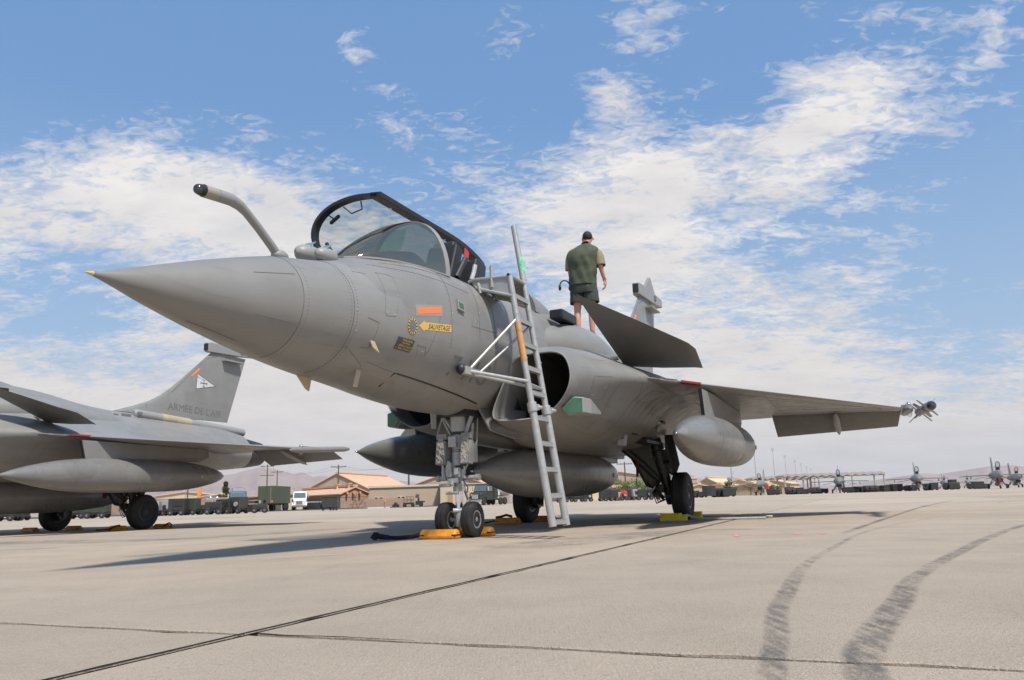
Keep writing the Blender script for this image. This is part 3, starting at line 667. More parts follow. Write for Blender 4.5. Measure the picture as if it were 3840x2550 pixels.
    b = B()
    for y in (.001, -.001):
        pass
    b = B().loft([[Pj(x, y, z) for y, z in q] for x, q in ((13.36, [(-.05, 4.80), (.05, 4.80), (.05, 5.03), (-.05, 5.03)]), (13.44, [(-.085, 4.78), (.085, 4.78), (.085, 5.06), (-.085, 5.06)]), (14.6, [(-.095, 4.82), (.095, 4.82), (.095, 5.09), (-.095, 5.09)]), (15.50, [(-.075, 4.90), (.075, 4.90), (.075, 5.10), (-.075, 5.10)]))])
    pod = b.obj('fin_pod', GL, root, smooth=False, bevel=.015)
    B().box(Pj(13.37, 0, 4.92), (.05, .13, .2)).obj('pod_cap', BLK, pod, smooth=False, bevel=.01)
    for s_ in (1, -1): flip(B().box(Pj(14.72, .10, 4.97), (.12, .04, .10)), s_).obj('pod_sensor', GD, pod, smooth=False)
    B().loft([[Pj(x, y, z) for x, z in ((14.05, 5.06), (14.55, 5.45), (14.68, 5.46), (15.15, 5.06))] for y in (-.03, .03)]).obj('fin_cap', GL, root, smooth=False, bevel=.01)
    for s_ in (1, -1):
        flip(B().loft([[Pj(x, y, z) for x, z in ((13.98, 4.60), (14.72, 4.60), (14.72, 4.63), (13.98, 4.63))] for y in (.03, .20)]), s_).obj('fin_vane', GL, root, smooth=False)
    b = B()
    for p in ([(12.15, 3.5), (13.35, 4.65), (13.9, 4.79)], [(11.35, 3.1), (11.35, 2.75)]):
        for q in (1,): b.tube([Pj(x, .062, z) for x, z in p], .004, 4)
    tag(b.obj('fin_seam', LINE, fn), kind='stuff')
    rp = B(); rp.prism([Pj(*p) for p in ((12.80, .030, 4.00), (13.10, .028, 4.26), (13.18, .034, 4.26), (12.88, .036, 4.00))], (0, -1, 0), .008); rp.obj('fin_light_strip', ORANGE, fn, smooth=False)
    # engine fairing on the back (cooling tube) and nozzles
    b = B().lathe([(0, .07), (.05, .12), (1.9, .12), (3.6, .115), (3.95, .11)], Pj(10.75, .30, 2.78), Pj(3.95, -.05, -.22), 18); tb = b.mirror().obj('spine_tube', GL, root)
    b = B().lathe([(0, .123), (1.0, .124)], Pj(11.6, .29, 2.735), Pj(3.95, -.05, -.22), 18); b.obj('heat_shield', TAN, tb)
    b = B()
    for (x, z, a_, h) in ((10.15, 2.66, .12, .10), (10.45, 2.69, .26, .09), (10.85, 2.78, .13, .07)): b.box(Pj(x, .42, z), (a_, .03, h))
    b.obj('spine_vent', GD, tb, smooth=False)
    for y in (.42, -.42):
        b = B().lathe([(0, .40), (.25, .42), (.85, .34), (.86, .30), (.1, .3)], Pj(14.3, y, 1.95), Pj(1, 0, 0), 32); b.obj('engine_nozzle', GEARD, root)
    # --- nose gear
    g = B().cyl(Pj(4.95, 0, 1.48), Pj(4.95, 0, 1.18), .10, .082, 20).cyl(Pj(4.95, 0, 1.18), Pj(4.95, 0, .80), .070, .084, 20).cyl(Pj(4.95, 0, .80), Pj(4.95, 0, .56), .080, .065, 20)
    g.cyl(Pj(4.95, 0, .58), Pj(4.95, 0, .52), .07, n=20).cyl(Pj(4.95, 0, .70), Pj(4.95, 0, .64), .075, n=20)
    g.cyl(Pj(4.95, -.28, .67), Pj(4.95, .26, .67), .028, n=14).cyl(Pj(4.95, -.29, .67), Pj(4.95, -.25, .67), .036, n=12).cyl(Pj(4.95, .22, .67), Pj(4.95, .27, .67), .038, n=12)
    for (x, y, z, a, b_, c) in ((4.86, -.07, .76, .05, .06, .16), (4.86, -.14, .72, .04, .04, .14), (4.84, .03, .74, .05, .05, .07), (4.87, .10, .72, .04, .03, .09), (4.86, -.02, .64, .06, .13, .05), (4.86, -.12, .59, .05, .12, .035), (4.90, .11, .83, .03, .06, .04)):
        g.box(Pj(x, y, z), (a, b_, c))
    g.cyl(Pj(4.85, -.08, .74), Pj(4.85, -.08, .86), .025, n=10).cyl(Pj(4.84, -.20, .585), Pj(4.86, -.08, .585), .018, n=10).cyl(Pj(4.86, -.12, .50), Pj(4.86, .03, .50), .018, n=10)
    g.box(Pj(4.87, -.02, 1.08), (.09, .10, .12)).tube([Pj(4.90, -.20, 1.42), Pj(4.93, -.05, 1.20)], .014, 8).tube([Pj(5.0, .17, 1.42), Pj(4.97, .07, 1.17)], .028, 8)
    g.tube([Pj(5.05, .14, 1.30), Pj(5.0, .13, 1.0), Pj(4.98, .12, .84)], .02, 8)
    for (x, y, z, r_, h_) in ((4.84, -.09, .70, .020, .12), (4.83, -.145, .66, .014, .16), (4.85, .06, .68, .018, .10), (4.86, .12, .66, .012, .14), (4.84, -.03, .57, .022, .06), (4.86, .09, .56, .016, .07)):
        g.cyl(Pj(x, y, z), Pj(x, y, z+h_), r_, n=10).cyl(Pj(x, y, z+h_*.4), Pj(x, y, z+h_*.5), r_*1.35, n=10)
    g.tube([Pj(4.86, -.16, .82), Pj(4.87, -.13, .74), Pj(4.86, -.09, .62)], .008, 6).tube([Pj(4.87, .16, .82), Pj(4.88, .12, .76), Pj(4.87, .10, .66)], .008, 6).tube([Pj(4.88, .05, .64), Pj(4.84, .10, .60), Pj(4.85, .02, .55)], .007, 6)
    g.tube([Pj(5.12, .17, 1.36), Pj(5.10, .165, 1.1), Pj(5.03, .14, .92)], .010, 6)
    for s_ in (-1, 1): g.tube([Pj(4.90, .20*s_, 1.40), Pj(4.92, .13*s_, 1.24), Pj(4.94, .07*s_, 1.12)], .012, 8)
    ng = g.obj('nose_gear_strut', WHITE, root, bevel=.003)
    B().cyl(Pj(4.95, 0, .56), Pj(4.95, 0, .28), .043, n=20).obj('piston', STEEL, ng)
    B().cyl(Pj(4.95, 0, .33), Pj(4.95, 0, .12), .056, .048, 18).cyl(Pj(4.95, -.2, .20), Pj(4.95, .2, .20), .022, n=14).cyl(Pj(4.88, -.05, .30), Pj(4.95, .05, .30), .03, n=12).obj('axle', WHITE, ng, bevel=.004)
    b = B().cyl(Pj(4.95, 0, 1.20), Pj(4.95, 0, 1.165), .085, n=20).cyl(Pj(4.95, 0, .965), Pj(4.95, 0, .972), .0795, n=20).cyl(Pj(4.95, 0, .985), Pj(4.95, 0, .992), .0790, n=20)
    b.box(Pj(4.88, .03, .80), (.03, .07, .022)).tube([Pj(4.88, .03, .62), Pj(4.87, .11, .62), Pj(4.88, .15, .56), Pj(4.90, .13, .50)], .007, 6).tube([Pj(4.87, .10, .80), Pj(4.86, .13, .70), Pj(4.88, .09, .62)], .007, 6)
    b.box(Pj(4.88, .10, .79), (.05, .05, .08)); tag(b.obj('hydraulic_hose', BLK, ng), kind='stuff')
    b = B().tube([Pj(5.03, .02, .56), Pj(5.13, .02, .42), Pj(5.02, .02, .30)], .016, 8); b.obj('torque_link', WHITE, ng)
    for y, dy in ((-.165, 0), (.155, 0)):
        rt = Matrix.Rotation(R(6), 3, 'Y')
        lb = B().box(Pj(4.86, y, .955), (.10, .125, .27), rt).box(Pj(4.86, y, 1.145), (.05, .13, .07)).box(Pj(4.83, y, 1.11), (.03, .07, .06)).box(Pj(4.95, y+.03, .95), (.12, .07, .22)).obj('landing_light', GL, root, smooth=False, bevel=.008)
        lb.parent = ng
        b = B().box(Pj(4.806, y, .955), (.006, .10, .22), rt); b.obj('lamp_reflector', STEEL, lb) if False else None
        b = B()
        rnd = random.Random(int(y*1000)); pts = [[Vector((0, u*.052*(1-.25*abs(v)**2), v*.120)) for u in (-1, -.5, 0, .5, 1)] for v in (-1, -.75, -.5, -.25, 0, .25, .5, .75, 1)]
        vs = [Pj(4.806, y, .955)+rt @ (p+Vector((rnd.uniform(-.007, .007), 0, 0))) for row in pts for p in row]
        b.add(vs, [(j*5+i, j*5+i+1, j*5+i+6, j*5+i+5) for j in range(8) for i in range(4)]); ob = b.obj('reflector', REFL, lb, smooth=False)
    for y in (-.165, .165):
        w_ = wheel('nose_wheel', Pj(4.95, y, .20), .20, .135, .098, ng)
        for r_ in [q for q in bpy.data.objects if q.parent == w_]: r_.parent = ng; r_.name = 'nose_wheel_rim'
    b = B().loft([[Pj(*p) for p in q] for q in ([(5.02, .20, 1.50), (5.95, .40, 1.50), (5.85, .47, 1.17), (5.5, .46, 1.12), (5.08, .34, 1.20)], [(5.02, .23, 1.50), (5.95, .44, 1.50), (5.85, .50, 1.17), (5.5, .49, 1.12), (5.08, .37, 1.20)])])
    b.obj('gear_door', G, root, smooth=False, bevel=.006)
    b = B().loft([[Pj(*p) for p in q] for q in ([(5.02, -.20, 1.50), (5.95, -.40, 1.50), (5.85, -.47, 1.17), (5.08, -.34, 1.20)], [(5.02, -.23, 1.50), (5.95, -.44, 1.50), (5.85, -.50, 1.17), (5.08, -.37, 1.20)])])
    b.obj('gear_door', GL, root, smooth=False, bevel=.006)
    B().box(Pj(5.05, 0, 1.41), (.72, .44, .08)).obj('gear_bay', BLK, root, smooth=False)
    # --- main gear
    for s_ in (1, -1):
        b = B().cyl(Pj(10.05, .98, 1.55), Pj(10.08, 1.08, 1.15), .10, .11, 18).cyl(Pj(10.08, 1.08, 1.15), Pj(10.12, 1.14, .80), .12, .115, 18).cyl(Pj(10.12, 1.14, .82), Pj(10.15, 1.18, .55), .085, n=18).cyl(Pj(10.12, 1.14, .84), Pj(10.12, 1.15, .77), .13, n=16)
        b.cyl(Pj(10.15, 1.18, .64), Pj(10.2, 1.22, .32), .085, n=14).cyl(Pj(10.2, 1.15, .39), Pj(10.2, 1.45, .39), .05, n=14)
        b.tube([Pj(9.55, .62, 1.20), Pj(9.75, .80, 1.0), Pj(10.05, 1.08, .66)], .06, 10).tube([Pj(9.8, .85, 1.35), Pj(10.02, 1.05, .98)], .03, 8).tube([Pj(9.95, 1.3, .95), Pj(10.1, 1.08, .94)], .03, 8)
        b.tube([Pj(10.0, 1.10, .66), Pj(9.9, 1.05, .52), Pj(10.02, 1.14, .36)], .03, 8).box(Pj(10.02, 1.10, .52), (.16, .14, .14)).cyl(Pj(10.2, 1.16, .39), Pj(10.2, 1.27, .39), .14, n=20)
        mg = flip(b, s_).obj('main_gear_strut', GEARD, root, bevel=.004)
        b = B()
        for k in range(4): b.tube([Pj(10.05+.02*k, 1.08-.02*k, .62), Pj(9.93+.03*k, .98+.01*k, .46), Pj(10.0+.02*k, 1.02+.03*k, .28+.02*k), Pj(10.15, 1.15, .34)], .010, 6)
        flip(b, s_).obj('brake_hose', BLK, mg)
        for q in ([(9.55, .62, 1.26), (9.85, .98, 1.26), (10.0, 1.10, .72), (9.98, .98, .52), (9.85, .90, .56)], [(10.2, 1.18, 1.42), (10.3, 1.30, 1.42), (10.3, 1.38, .92), (10.25, 1.30, .70), (10.2, 1.16, .80)]):
            flip(B().loft([[Pj(*p) for p in q], [Pj(p[0]+.035, p[1], p[2]) for p in q]]), s_).obj('gear_door', GEARD, root, smooth=False)
        c = Pj(10.2, 1.42*s_, .39)
        w_ = wheel('main_wheel', c, .39, .26, .20, mg, 4, GEARD)
        for r_ in [q for q in bpy.data.objects if q.parent == w_]: r_.parent = mg; r_.name = 'main_wheel_rim'
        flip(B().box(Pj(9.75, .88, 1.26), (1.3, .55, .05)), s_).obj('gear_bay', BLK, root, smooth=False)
        # auxiliary doors / lamp under the trunk
        b = B().box(Pj(8.28, 1.00, 1.27), (.10, .13, .24), Matrix.Rotation(R(8), 3, 'X')); ad = flip(b, s_).obj('taxi_lamp', WHITE, root, smooth=False, bevel=.02)
        flip(B().box(Pj(8.22, 1.0, 1.29), (.02, .08, .09)), s_).obj('lamp_grille', GD, ad, smooth=False)
        flip(B().box(Pj(8.55, 1.075, 1.375), (.30, .03, .13), Matrix.Rotation(R(-45), 3, 'X') @ Matrix.Rotation(R(0), 3, 'Y')), s_).obj('lamp_recess', BLK, ad, smooth=False)
        flip(B().box(Pj(9.35, 1.34, 1.60), (.22, .03, .16), Matrix.Rotation(R(-35), 3, 'X')), s_).obj('relief_vent', BLK, root, smooth=False)
        flip(B().box(Pj(9.35, 1.30, 1.47), (.14, .02, .12), Matrix.Rotation(R(20), 3, 'X')), s_).obj('relief_flap', GL, root, smooth=False)
    b = B().prism([Pj(9.62, .82, .98), Pj(9.72, .82, .98), Pj(9.75, .82, .80), Pj(9.70, .82, .72), Pj(9.60, .82, .72)], (0, 1, 0), .01); rf = b.obj('warning_streamer', mat('streamer_red', (.10, .012, .012), .8), root, smooth=False)
    B().tube([Pj(9.62, .82, .73), Pj(9.56, .82, .66), Pj(9.58, .82, .60), Pj(9.68, .82, .60)], .006, 6).obj('streamer_clip', STEEL, rf)
    return root
PANELS = [
 [(2.588, 2.565), (3.1, 2.595), (3.6, 2.61), (4.1, 2.60)], [(2.79, 2.635), (3.3, 2.68), (3.85, 2.70)],
 [(2.58, 2.47), (2.56, 2.26), (2.52, 2.06), (2.54, 2.04), (2.67, 2.057), (2.755, 2.27), (2.775, 2.46), (2.72, 2.48), (2.58, 2.47)],
 [(3.05, 1.86), (3.19, 1.86), (3.22, 1.79), (3.08, 1.78), (3.05, 1.86)], [(2.33, 2.49), (2.28, 2.41), (2.43, 2.42)],
 [(2.30, 1.98), (2.45, 1.96), (2.42, 1.74), (2.32, 1.73)], [(2.5, 1.64), (2.9, 1.60)], [(4.1, 2.32), (4.05, 2.22), (4.65, 2.25), (4.72, 2.38)],
 [(4.2, 2.33), (4.15, 2.23)], [(2.98, 1.98), (2.95, 1.90)], [(3.22, 1.78), (3.4, 2.2)], [(4.9, 2.4), (4.95, 2.2)], [(2.15, 1.72), (2.5, 1.60), (2.52, 1.55)]]
ORP = [(3.0, 2.145), (3.41, 2.231), (3.424, 2.297), (3.008, 2.208)]
ARW = ((3.02, 2.036), (3.60, 2.109), .074)
HXC = (2.926, 2.014)
PLT = [(2.728, 1.78), (2.971, 1.776), (2.993, 1.887), (2.744, 1.89)]
rr_ = random.Random(3)
RIVETS = [(2.19, 1.85), (2.16, 2.02), (2.38, 2.45), (2.55, 2.07), (2.66, 2.07), (2.74, 2.27), (2.2, 1.7), (3.16, 1.81), (3.64, 2.28), (4.64, 2.30), (4.25, 2.4), (3.0, 1.58), (4.8, 1.51), (5.6, 2.5), (5.3, 2.35), (6.9, 2.6), (5.9, 2.3), (2.9, 1.59), (2.45, 1.76)]

# ------------------------------------------------------------------ place the jets
BETA = 24.
jet = build_jet(); jet.location = (-2.674, 4.797, 0); jet.rotation_euler = (0, 0, R(90-BETA))
tag(jet, 'near grey fighter jet with open canopy and boarding ladder', 'fighter jet', 'grey delta wing fighters on the apron')
jet2 = copy_tree(jet, None, skip=('missile', 'ejection_seat', 'cockpit_rear_deck'))
jet2.location = (-13.83, 9.73, 0); jet2.rotation_euler = (0, 0, R(90-22.7))
tag(jet2, 'grey fighter jet at the left edge showing its tail fin with white triangle', 'fighter jet', 'grey delta wing fighters on the apron')
# markings only the second jet shows on the port side of its fin
fin2 = [o for o in bpy.data.objects if o.parent == jet2 and o.name.startswith('fin') and not any(k in o.name for k in ('pod', 'cap', 'vane'))][0]
def fin_y(x, z, off=.003):
    q = interp([(2.84, 10.4), (3.02, 11.0), (3.38, 11.83), (3.93, 12.55), (4.52, 13.25), (4.80, 13.58)], z)[0]; tx = lerp(14.28, 14.98, (z-2.72)/2.08); ch = tx-q; u = min(1, max(.001, (x-q)/ch))
    return min(.11, .020*ch)*2.2*(1.48*math.sqrt(u)-.63*u-1.76*u*u+1.42*u**3-.5*u**4)+off
def fin_text(txt, x, z, size, m, name, sx=1., sl=0.):
    vs, fs, w_ = text_mesh(txt, size, 0., .0)
    b = B(); b.add([Pj(x+u*sx, fin_y(x+u*sx, z+v+u*sl, .004), z+v+u*sl) for u, v in vs], fs); return b.obj(name, m, fin2, recalc=False)
fin_text('ARMEE DE L\'AIR', 12.05, 3.02, .27, GD, 'air_force_lettering', 1.05, -.03)
fin_text('325', 14.12, 4.64, .16, GD, 'number_lettering', .9, -.03)
T3 = [(13.05, 4.10), (13.02, 3.68), (13.75, 3.83)]
b = B(); n = 8; vs = []; fs = []
for i in range(n+1):
    for j in range(n+1-i):
        u, v = i/n, j/n; x = T3[0][0]*(1-u-v)+T3[1][0]*u+T3[2][0]*v; z = T3[0][1]*(1-u-v)+T3[1][1]*u+T3[2][1]*v; vs.append(Pj(x, fin_y(x, z, .003), z))
idx = {}; k = 0
for i in range(n+1):
    for j in range(n+1-i): idx[i, j] = k; k += 1
for i in range(n):
    for j in range(n-i):
        fs.append((idx[i, j], idx[i+1, j], idx[i, j+1]))
        if j < n-i-1: fs.append((idx[i+1, j], idx[i+1, j+1], idx[i, j+1]))
b.add(vs, fs); b.obj('triangle_insignia', WDEC, fin2, recalc=False)
b = B()
for (x, z, a, h) in ((13.3, 3.86, .24, .02), (13.3, 3.86, .02, .2), (13.185, 3.86, .016, .07), (13.415, 3.86, .016, .07), (13.3, 3.955, .08, .016), (13.3, 3.765, .08, .016)): b.box(Pj(x, fin_y(x, z, .0045), z), (a, .003, h))
b.obj('cross_emblem', DDEC, fin2, smooth=False)
fin_text('SPA 77', 13.05, 4.0, .075, DDEC, 'emblem_lettering', 1., -.35)
b = B()
for p, q in zip(T3, T3[1:]+T3[:1]): b.tube([Pj(lerp(p[0], q[0], i/6), fin_y(lerp(p[0], q[0], i/6), lerp(p[1], q[1], i/6), .002), lerp(p[1], q[1], i/6)) for i in range(7)], .006, 4)
b.obj('triangle_border', DDEC, fin2)

# ------------------------------------------------------------------ ground
def concrete(name, base, far=False):
    m = bpy.data.materials.new(name); m.use_nodes = True; t = NT(m.node_tree); b = m.node_tree.nodes['Principled BSDF']
    c = t.new('ShaderNodeNewGeometry').outputs['Position']
    big_ = t.noise(c, .12, 5, .6); med = t.noise(c, 1.3, 6, .65); fine = t.noise(c, 34., 5, .7); grit = t.noise(c, 150., 3, .7)
    st = t.noise(t.new('ShaderNodeMapping', {'Vector': c, 'Rotation': (0, 0, R(23)), 'Scale': (1.4, .16, 1)}).outputs[0], 1.2, 6, .65)
    lo = tuple(x*.86 for x in base); hi = tuple(x*1.12 for x in base)
    col = t.mix(t.ramp(big_, [(.35, 0.), (.65, 1.)]), lo, hi)
    col = t.mix(t.ramp(med, [(.32, .55), (.58, 0.)]), col, tuple(x*.70 for x in base))
    col = t.mix(t.ramp(st, [(.60, 0.), (.78, .45)]), col, (.20, .175, .155))
    col = t.mix(t.ramp(fine, [(.55, 0.), (.70, .40)]), col, (.18, .165, .15))
    col = t.mix(t.ramp(fine, [(.30, .30), (.42, .0)]), col, (.55, .50, .44))
    col = t.mix(t.ramp(grit, [(.57, 0.), (.68, .45)]), col, (.14, .13, .12))
    col = t.mix(t.ramp(grit, [(.34, .60), (.45, .0)]), col, (.66, .58, .48))
    rn = t.new('ShaderNodeObjectInfo').outputs['Random']; col = t.mix(t.math('MULTIPLY', rn, .22), col, (.17, .15, .13))
    t.l.new(col, b.inputs['Base Color']); b.inputs['Roughness'].default_value = .88; b.inputs['Specular IOR Level'].default_value = .3
    # broom grooves and grit as fine relief
    gr = t.noise(t.new('ShaderNodeMapping', {'Vector': c, 'Rotation': (0, 0, R(23)), 'Scale': (42, 1.6, 1)}).outputs[0], 3., 4, .6)
    hgt = t.math('ADD', t.math('MULTIPLY', fine, .6), t.math('ADD', t.math('MULTIPLY', grit, .5), t.math('MULTIPLY', gr, .22)))
    bn = t.new('ShaderNodeBump', {'Height': hgt, 'Strength': .8, 'Distance': .02}); t.l.new(bn.outputs[0], b.inputs['Normal'])
    return m
CONC = concrete('apron_concrete', (.470, .383, .292))
SEAL = mat('joint_sealant', (.020, .019, .018), .9, 0, .3, 20, .3, 90, spec=.1)
ASPH = mat('asphalt', (.060, .062, .066), .9, 0, .25, .4)
SOIL = mat('desert_soil', (.36, .28, .21), .95, 0, .2, .02)
g = B(); g.add([(-9000, -60, -.05), (9000, -60, -.05), (14000, 15000, -.05), (-14000, 15000, -.05)], [(0, 1, 2, 3)]); tag(g.obj('ground', SOIL, recalc=False), kind='structure')
g = B(); g.add([(-120, -60, -.012), (400, -60, -.012), (400, 420, -.012), (20, 420, -.012), (-4, 96, -.012), (-120, 66, -.012)], [(0, 1, 2, 3, 4, 5)]); apron = g.obj('apron', CONC, recalc=False); tag(apron, kind='structure')
g = B(); g.add([(-160, 50, -.025), (-4, 92, -.025), (40, 110, -.025), (36, 190, -.025), (-160, 150, -.025)], [(0, 1, 2, 3, 4)]); tag(g.obj('service_road', ASPH, recalc=False), kind='structure')
# slabs laid on a square grid parallel to the parking line, joints filled with sealant
PHI = R(23.); DA = Vector((math.sin(PHI), math.cos(PHI), 0)); DB = Vector((math.cos(PHI), -math.sin(PHI), 0)); O0 = Vector((-.882, 2.688, 0)); S = 6.1
slab_me = []
for k in range(4):
    rnd = random.Random(20+k); gap = .017; n = 44; pts = []
    def edge(p, q, inset_amp):
        for i in range(n):
            t = i/n; u = rnd.random(); j = (u**4)*inset_amp
            pts.append((lerp(p[0], q[0], t), lerp(p[1], q[1], t), j))
    a = gap; c_ = S-gap; h_ = S/2
    ring = []
    for (p, q, nx, ny, amp) in (((a, a), (c_, a), 0, 1, .022), ((c_, a), (c_, c_), -1, 0, .010), ((c_, c_), (a, c_), 0, -1, .022), ((a, c_), (a, a), 1, 0, .010)):
        for i in range(n):
            t = i/n; j = rnd.random()**4*amp; ring.append((lerp(p[0], q[0], t)+nx*j, lerp(p[1], q[1], t)+ny*j))
    vs = [(x, y, 0) for x, y in ring]; m_ = len(ring)
    vs2 = [(x+(.008 if x < .1 else -.008 if x > S-.1 else 0), y+(.008 if y < .1 else -.008 if y > S-.1 else 0), 0.) for x, y in ring]
    b = B(); b.add([(x, y, -.012) for x, y, z in vs]+[(x, y, -.004) for x, y, z in vs]+vs2, [(i, (i+1) % m_, m_+(i+1) % m_, m_+i) for i in range(m_)]+[(m_+i, m_+(i+1) % m_, 2*m_+(i+1) % m_, 2*m_+i) for i in range(m_)]+[tuple(range(2*m_, 3*m_))])
    me = bpy.data.meshes.new('slab'); me.from_pydata(b.v, [], b.f); me.materials.append(CONC); slab_me.append(me)
rnd = random.Random(5)
def shapes(i, j): return O0+DB*(i*S)+DA*(j*S)
ang = math.atan2(DB.y, DB.x)
for i in range(-6, 9):
    for j in range(-2, 14):
        p = shapes(i, j); mid_ = p+DB*3+DA*3
        if mid_.y < -3 or abs(mid_.x) > (mid_.y+6)*.75+4 or mid_.y > 78: continue
        if mid_.y > 55 and mid_.x < 0: continue
        o = bpy.data.objects.new('slab', slab_me[rnd.randrange(4)]); C.objects.link(o); o.parent = apron; o.location = p; o.rotation_euler = (0, 0, ang)
def strip(name, p0, p1, w0, w1, z, m, parent, wob=.006, seed=1, step=.12):
    rnd = random.Random(seed); L = (p1-p0).length; n = max(2, int(L/step)); d = (p1-p0).normalized(); s_ = Vector((-d.y, d.x, 0)); vs = []
    for i in range(n+1):
        t = i/n; w_ = lerp(w0, w1, t)/2*(1+.35*noise.noise(Vector((i*.35, seed, 0)))); o_ = wob*noise.noise(Vector((i*.13, seed+9, 0)))
        c = p0.lerp(p1, t); vs += [c+s_*(w_+o_)+Vector((0, 0, z)), c-s_*(w_-o_)+Vector((0, 0, z))]
    b = B(); b.add(vs, [(2*i, 2*i+1, 2*i+3, 2*i+2) for i in range(n)]); return b.obj(name, m, parent, recalc=False)
for i in range(-5, 9): strip('joint_sealant', shapes(i, -2), shapes(i, 13), 0.034, .036, -.0065, SEAL, apron, .006, 30+i)
for j in range(-1, 13): strip('joint_sealant', shapes(-6, j), shapes(9, j), .03, .03, -.0085, SEAL if j > 0 else SEAL, apron, .006, 60+j)
strip('joint_sealant', O0-DA*4, O0+DA*12, .024, .024, .0035, SEAL, apron, .010, 77, .05)
strip('joint_sealant', O0+DB*.05, O0+DB*.62, .022, .006, .0035, SEAL, apron, .02, 79, .03)
# tyre scuffs, oil stains, chalk and line paint lie on the slabs as thin worn films
def worn(name, col, cover, sc_, stretch=(1, 1, 1), rotz=0., lo=.45, hi=.62):
    m = bpy.data.materials.new(name); m.use_nodes = True; t = NT(m.node_tree); b = m.node_tree.nodes['Principled BSDF']
    c = t.new('ShaderNodeNewGeometry').outputs['Position']; uv = t.new('ShaderNodeUVMap').outputs[0]
    n_ = t.noise(t.new('ShaderNodeMapping', {'Vector': c, 'Rotation': (0, 0, rotz), 'Scale': stretch}).outputs[0], sc_, 7, .72)
    n2 = t.noise(c, 1.6, 4, .6); gr = t.noise(c, 60., 4, .75)
    s_ = t.new('ShaderNodeSeparateXYZ', {0: uv}); v = s_.outputs[1]
    edge = t.math('MULTIPLY', t.math('MULTIPLY', v, t.math('SUBTRACT', 1., v)), 4.)
    eu = t.math('MULTIPLY', t.math('MULTIPLY', s_.outputs[0], t.math('SUBTRACT', 1., s_.outputs[0])), 9., clamp=True)
    a = t.math('MULTIPLY', t.ramp(t.math('ADD', t.math('MULTIPLY', n_, .6), t.math('MULTIPLY', gr, .4)), [(lo, 0.), (hi, 1.)]), t.ramp(n2, [(.32, .25), (.6, 1.)]))
    a = t.math('MULTIPLY', t.math('MULTIPLY', a, cover), t.math('MULTIPLY', t.ramp(t.math('ADD', t.math('MULTIPLY', edge, .75), t.math('MULTIPLY', n_, .55)), [(.38, 0.), (.85, 1.)]), eu), clamp=True)
    b.inputs['Base Color'].default_value = (*col, 1); b.inputs['Roughness'].default_value = .85
    t.l.new(a, b.inputs['Alpha']); return m
def film(name, pts, widths, m, z=.003, label=None):
    pts = [Vector((*p, 0)) for p in pts]; sub = []; ws = []
    n = len(pts)
    for i in range(n-1):
        p0, p1, p2, p3 = pts[max(i-1, 0)], pts[i], pts[i+1], pts[min(i+2, n-1)]
        for k in range(10):
            t = k/10; sub.append(.5*((2*p1)+(p2-p0)*t+(2*p0-5*p1+4*p2-p3)*t*t+(3*p1-p0-3*p2+p3)*t**3)); ws.append(lerp(widths[i], widths[i+1], t))
    sub.append(pts[-1]); ws.append(widths[-1]); vs = []; uvs = []
    for i, p in enumerate(sub):
        d = (sub[min(i+1, len(sub)-1)]-sub[max(i-1, 0)]).normalized(); s_ = Vector((-d.y, d.x, 0))
        vs += [p+s_*ws[i]/2+Vector((0, 0, z)), p-s_*ws[i]/2+Vector((0, 0, z))]; uvs += [(i/(len(sub)-1), 0), (i/(len(sub)-1), 1)]
    me = bpy.data.meshes.new(name); me.from_pydata(vs, [], [(2*i, 2*i+1, 2*i+3, 2*i+2) for i in range(len(sub)-1)]); me.materials.append(m)
    ul = me.uv_layers.new()
    for l in me.loops: ul.data[l.index].uv = uvs[l.vertex_index]
    o = bpy.data.objects.new(name, me); C.objects.link(o); o.parent = apron; return o
SC = worn('tyre_scuff', (.11, .107, .104), .62, 34, (1, .12, 1), R(23), .43, .56)
SC2 = worn('tyre_scuff_faint', (.07, .07, .072), .6, 26, (1, .12, 1), R(23), .46, .62)
film('tyre_mark', [(.42, 1.3), (.54, 1.83), (.70, 2.3), (.88, 2.85), (1.10, 3.4), (1.38, 4.1)], [.075, .08, .085, .09, .095, .09], SC)
film('tyre_mark', [(1.3, 3.9), (1.7, 4.8), (2.44, 6.22), (3.3, 7.8), (4.62, 9.71), (7.5, 13.5)], [.09, .08, .07, .06, .05, .05], SC2)
film('tyre_mark', [(.60, 1.3), (.78, 1.93), (1.02, 2.4), (1.38, 3.02), (1.70, 3.6), (2.16, 4.3)], [.11, .12, .12, .12, .11, .10], SC)
film('tyre_mark', [(2.05, 4.15), (2.8, 5.2), (3.61, 6.33), (5.09, 8.23), (7.5, 11.), (12., 15.)], [.11, .11, .11, .10, .09, .09], SC)
CV = worn('tyre_curve', (.05, .05, .052), .6, 12, (1, 1, 1), 0, .40, .55)
film('tyre_mark', [(3.0, 7.6), (5.5, 12.), (9., 18.), (14., 26.)], [.1, .1, .1, .1], CV)
film('tyre_mark', [(22, 18), (14, 15.5), (9.5, 16.3), (9.6, 19.0), (15, 22), (26, 24)], [.14]*6, CV)
film('tyre_mark', [(24, 20.5), (15, 18.2), (12., 18.6), (13, 20.3), (26, 22)], [.12]*5, CV)
OIL = worn('oil_stain', (.14, .118, .098), .50, 2.2, (1, 1, 1), 0, .42, .60)
film('oil_stain', [(-9.5, 9.0), (-7.2, 9.2), (-5.4, 9.7)], [.7, .9, .5], OIL)
film('oil_stain', [(-8.5, 12.6), (-5.4, 11.4), (-4.2, 12.2), (-3.0, 14.5)], [1.2, 1.3, 1.1, .6], OIL)
film('oil_stain', [(-.2, 6.8), (1.2, 8.6), (2.6, 9.5)], [1.0, 1.2, .8], OIL)
film('oil_stain', [(0.6, 11), (1.5, 13.), (2.6, 16)], [2.4, 2.6, 1.6], OIL)
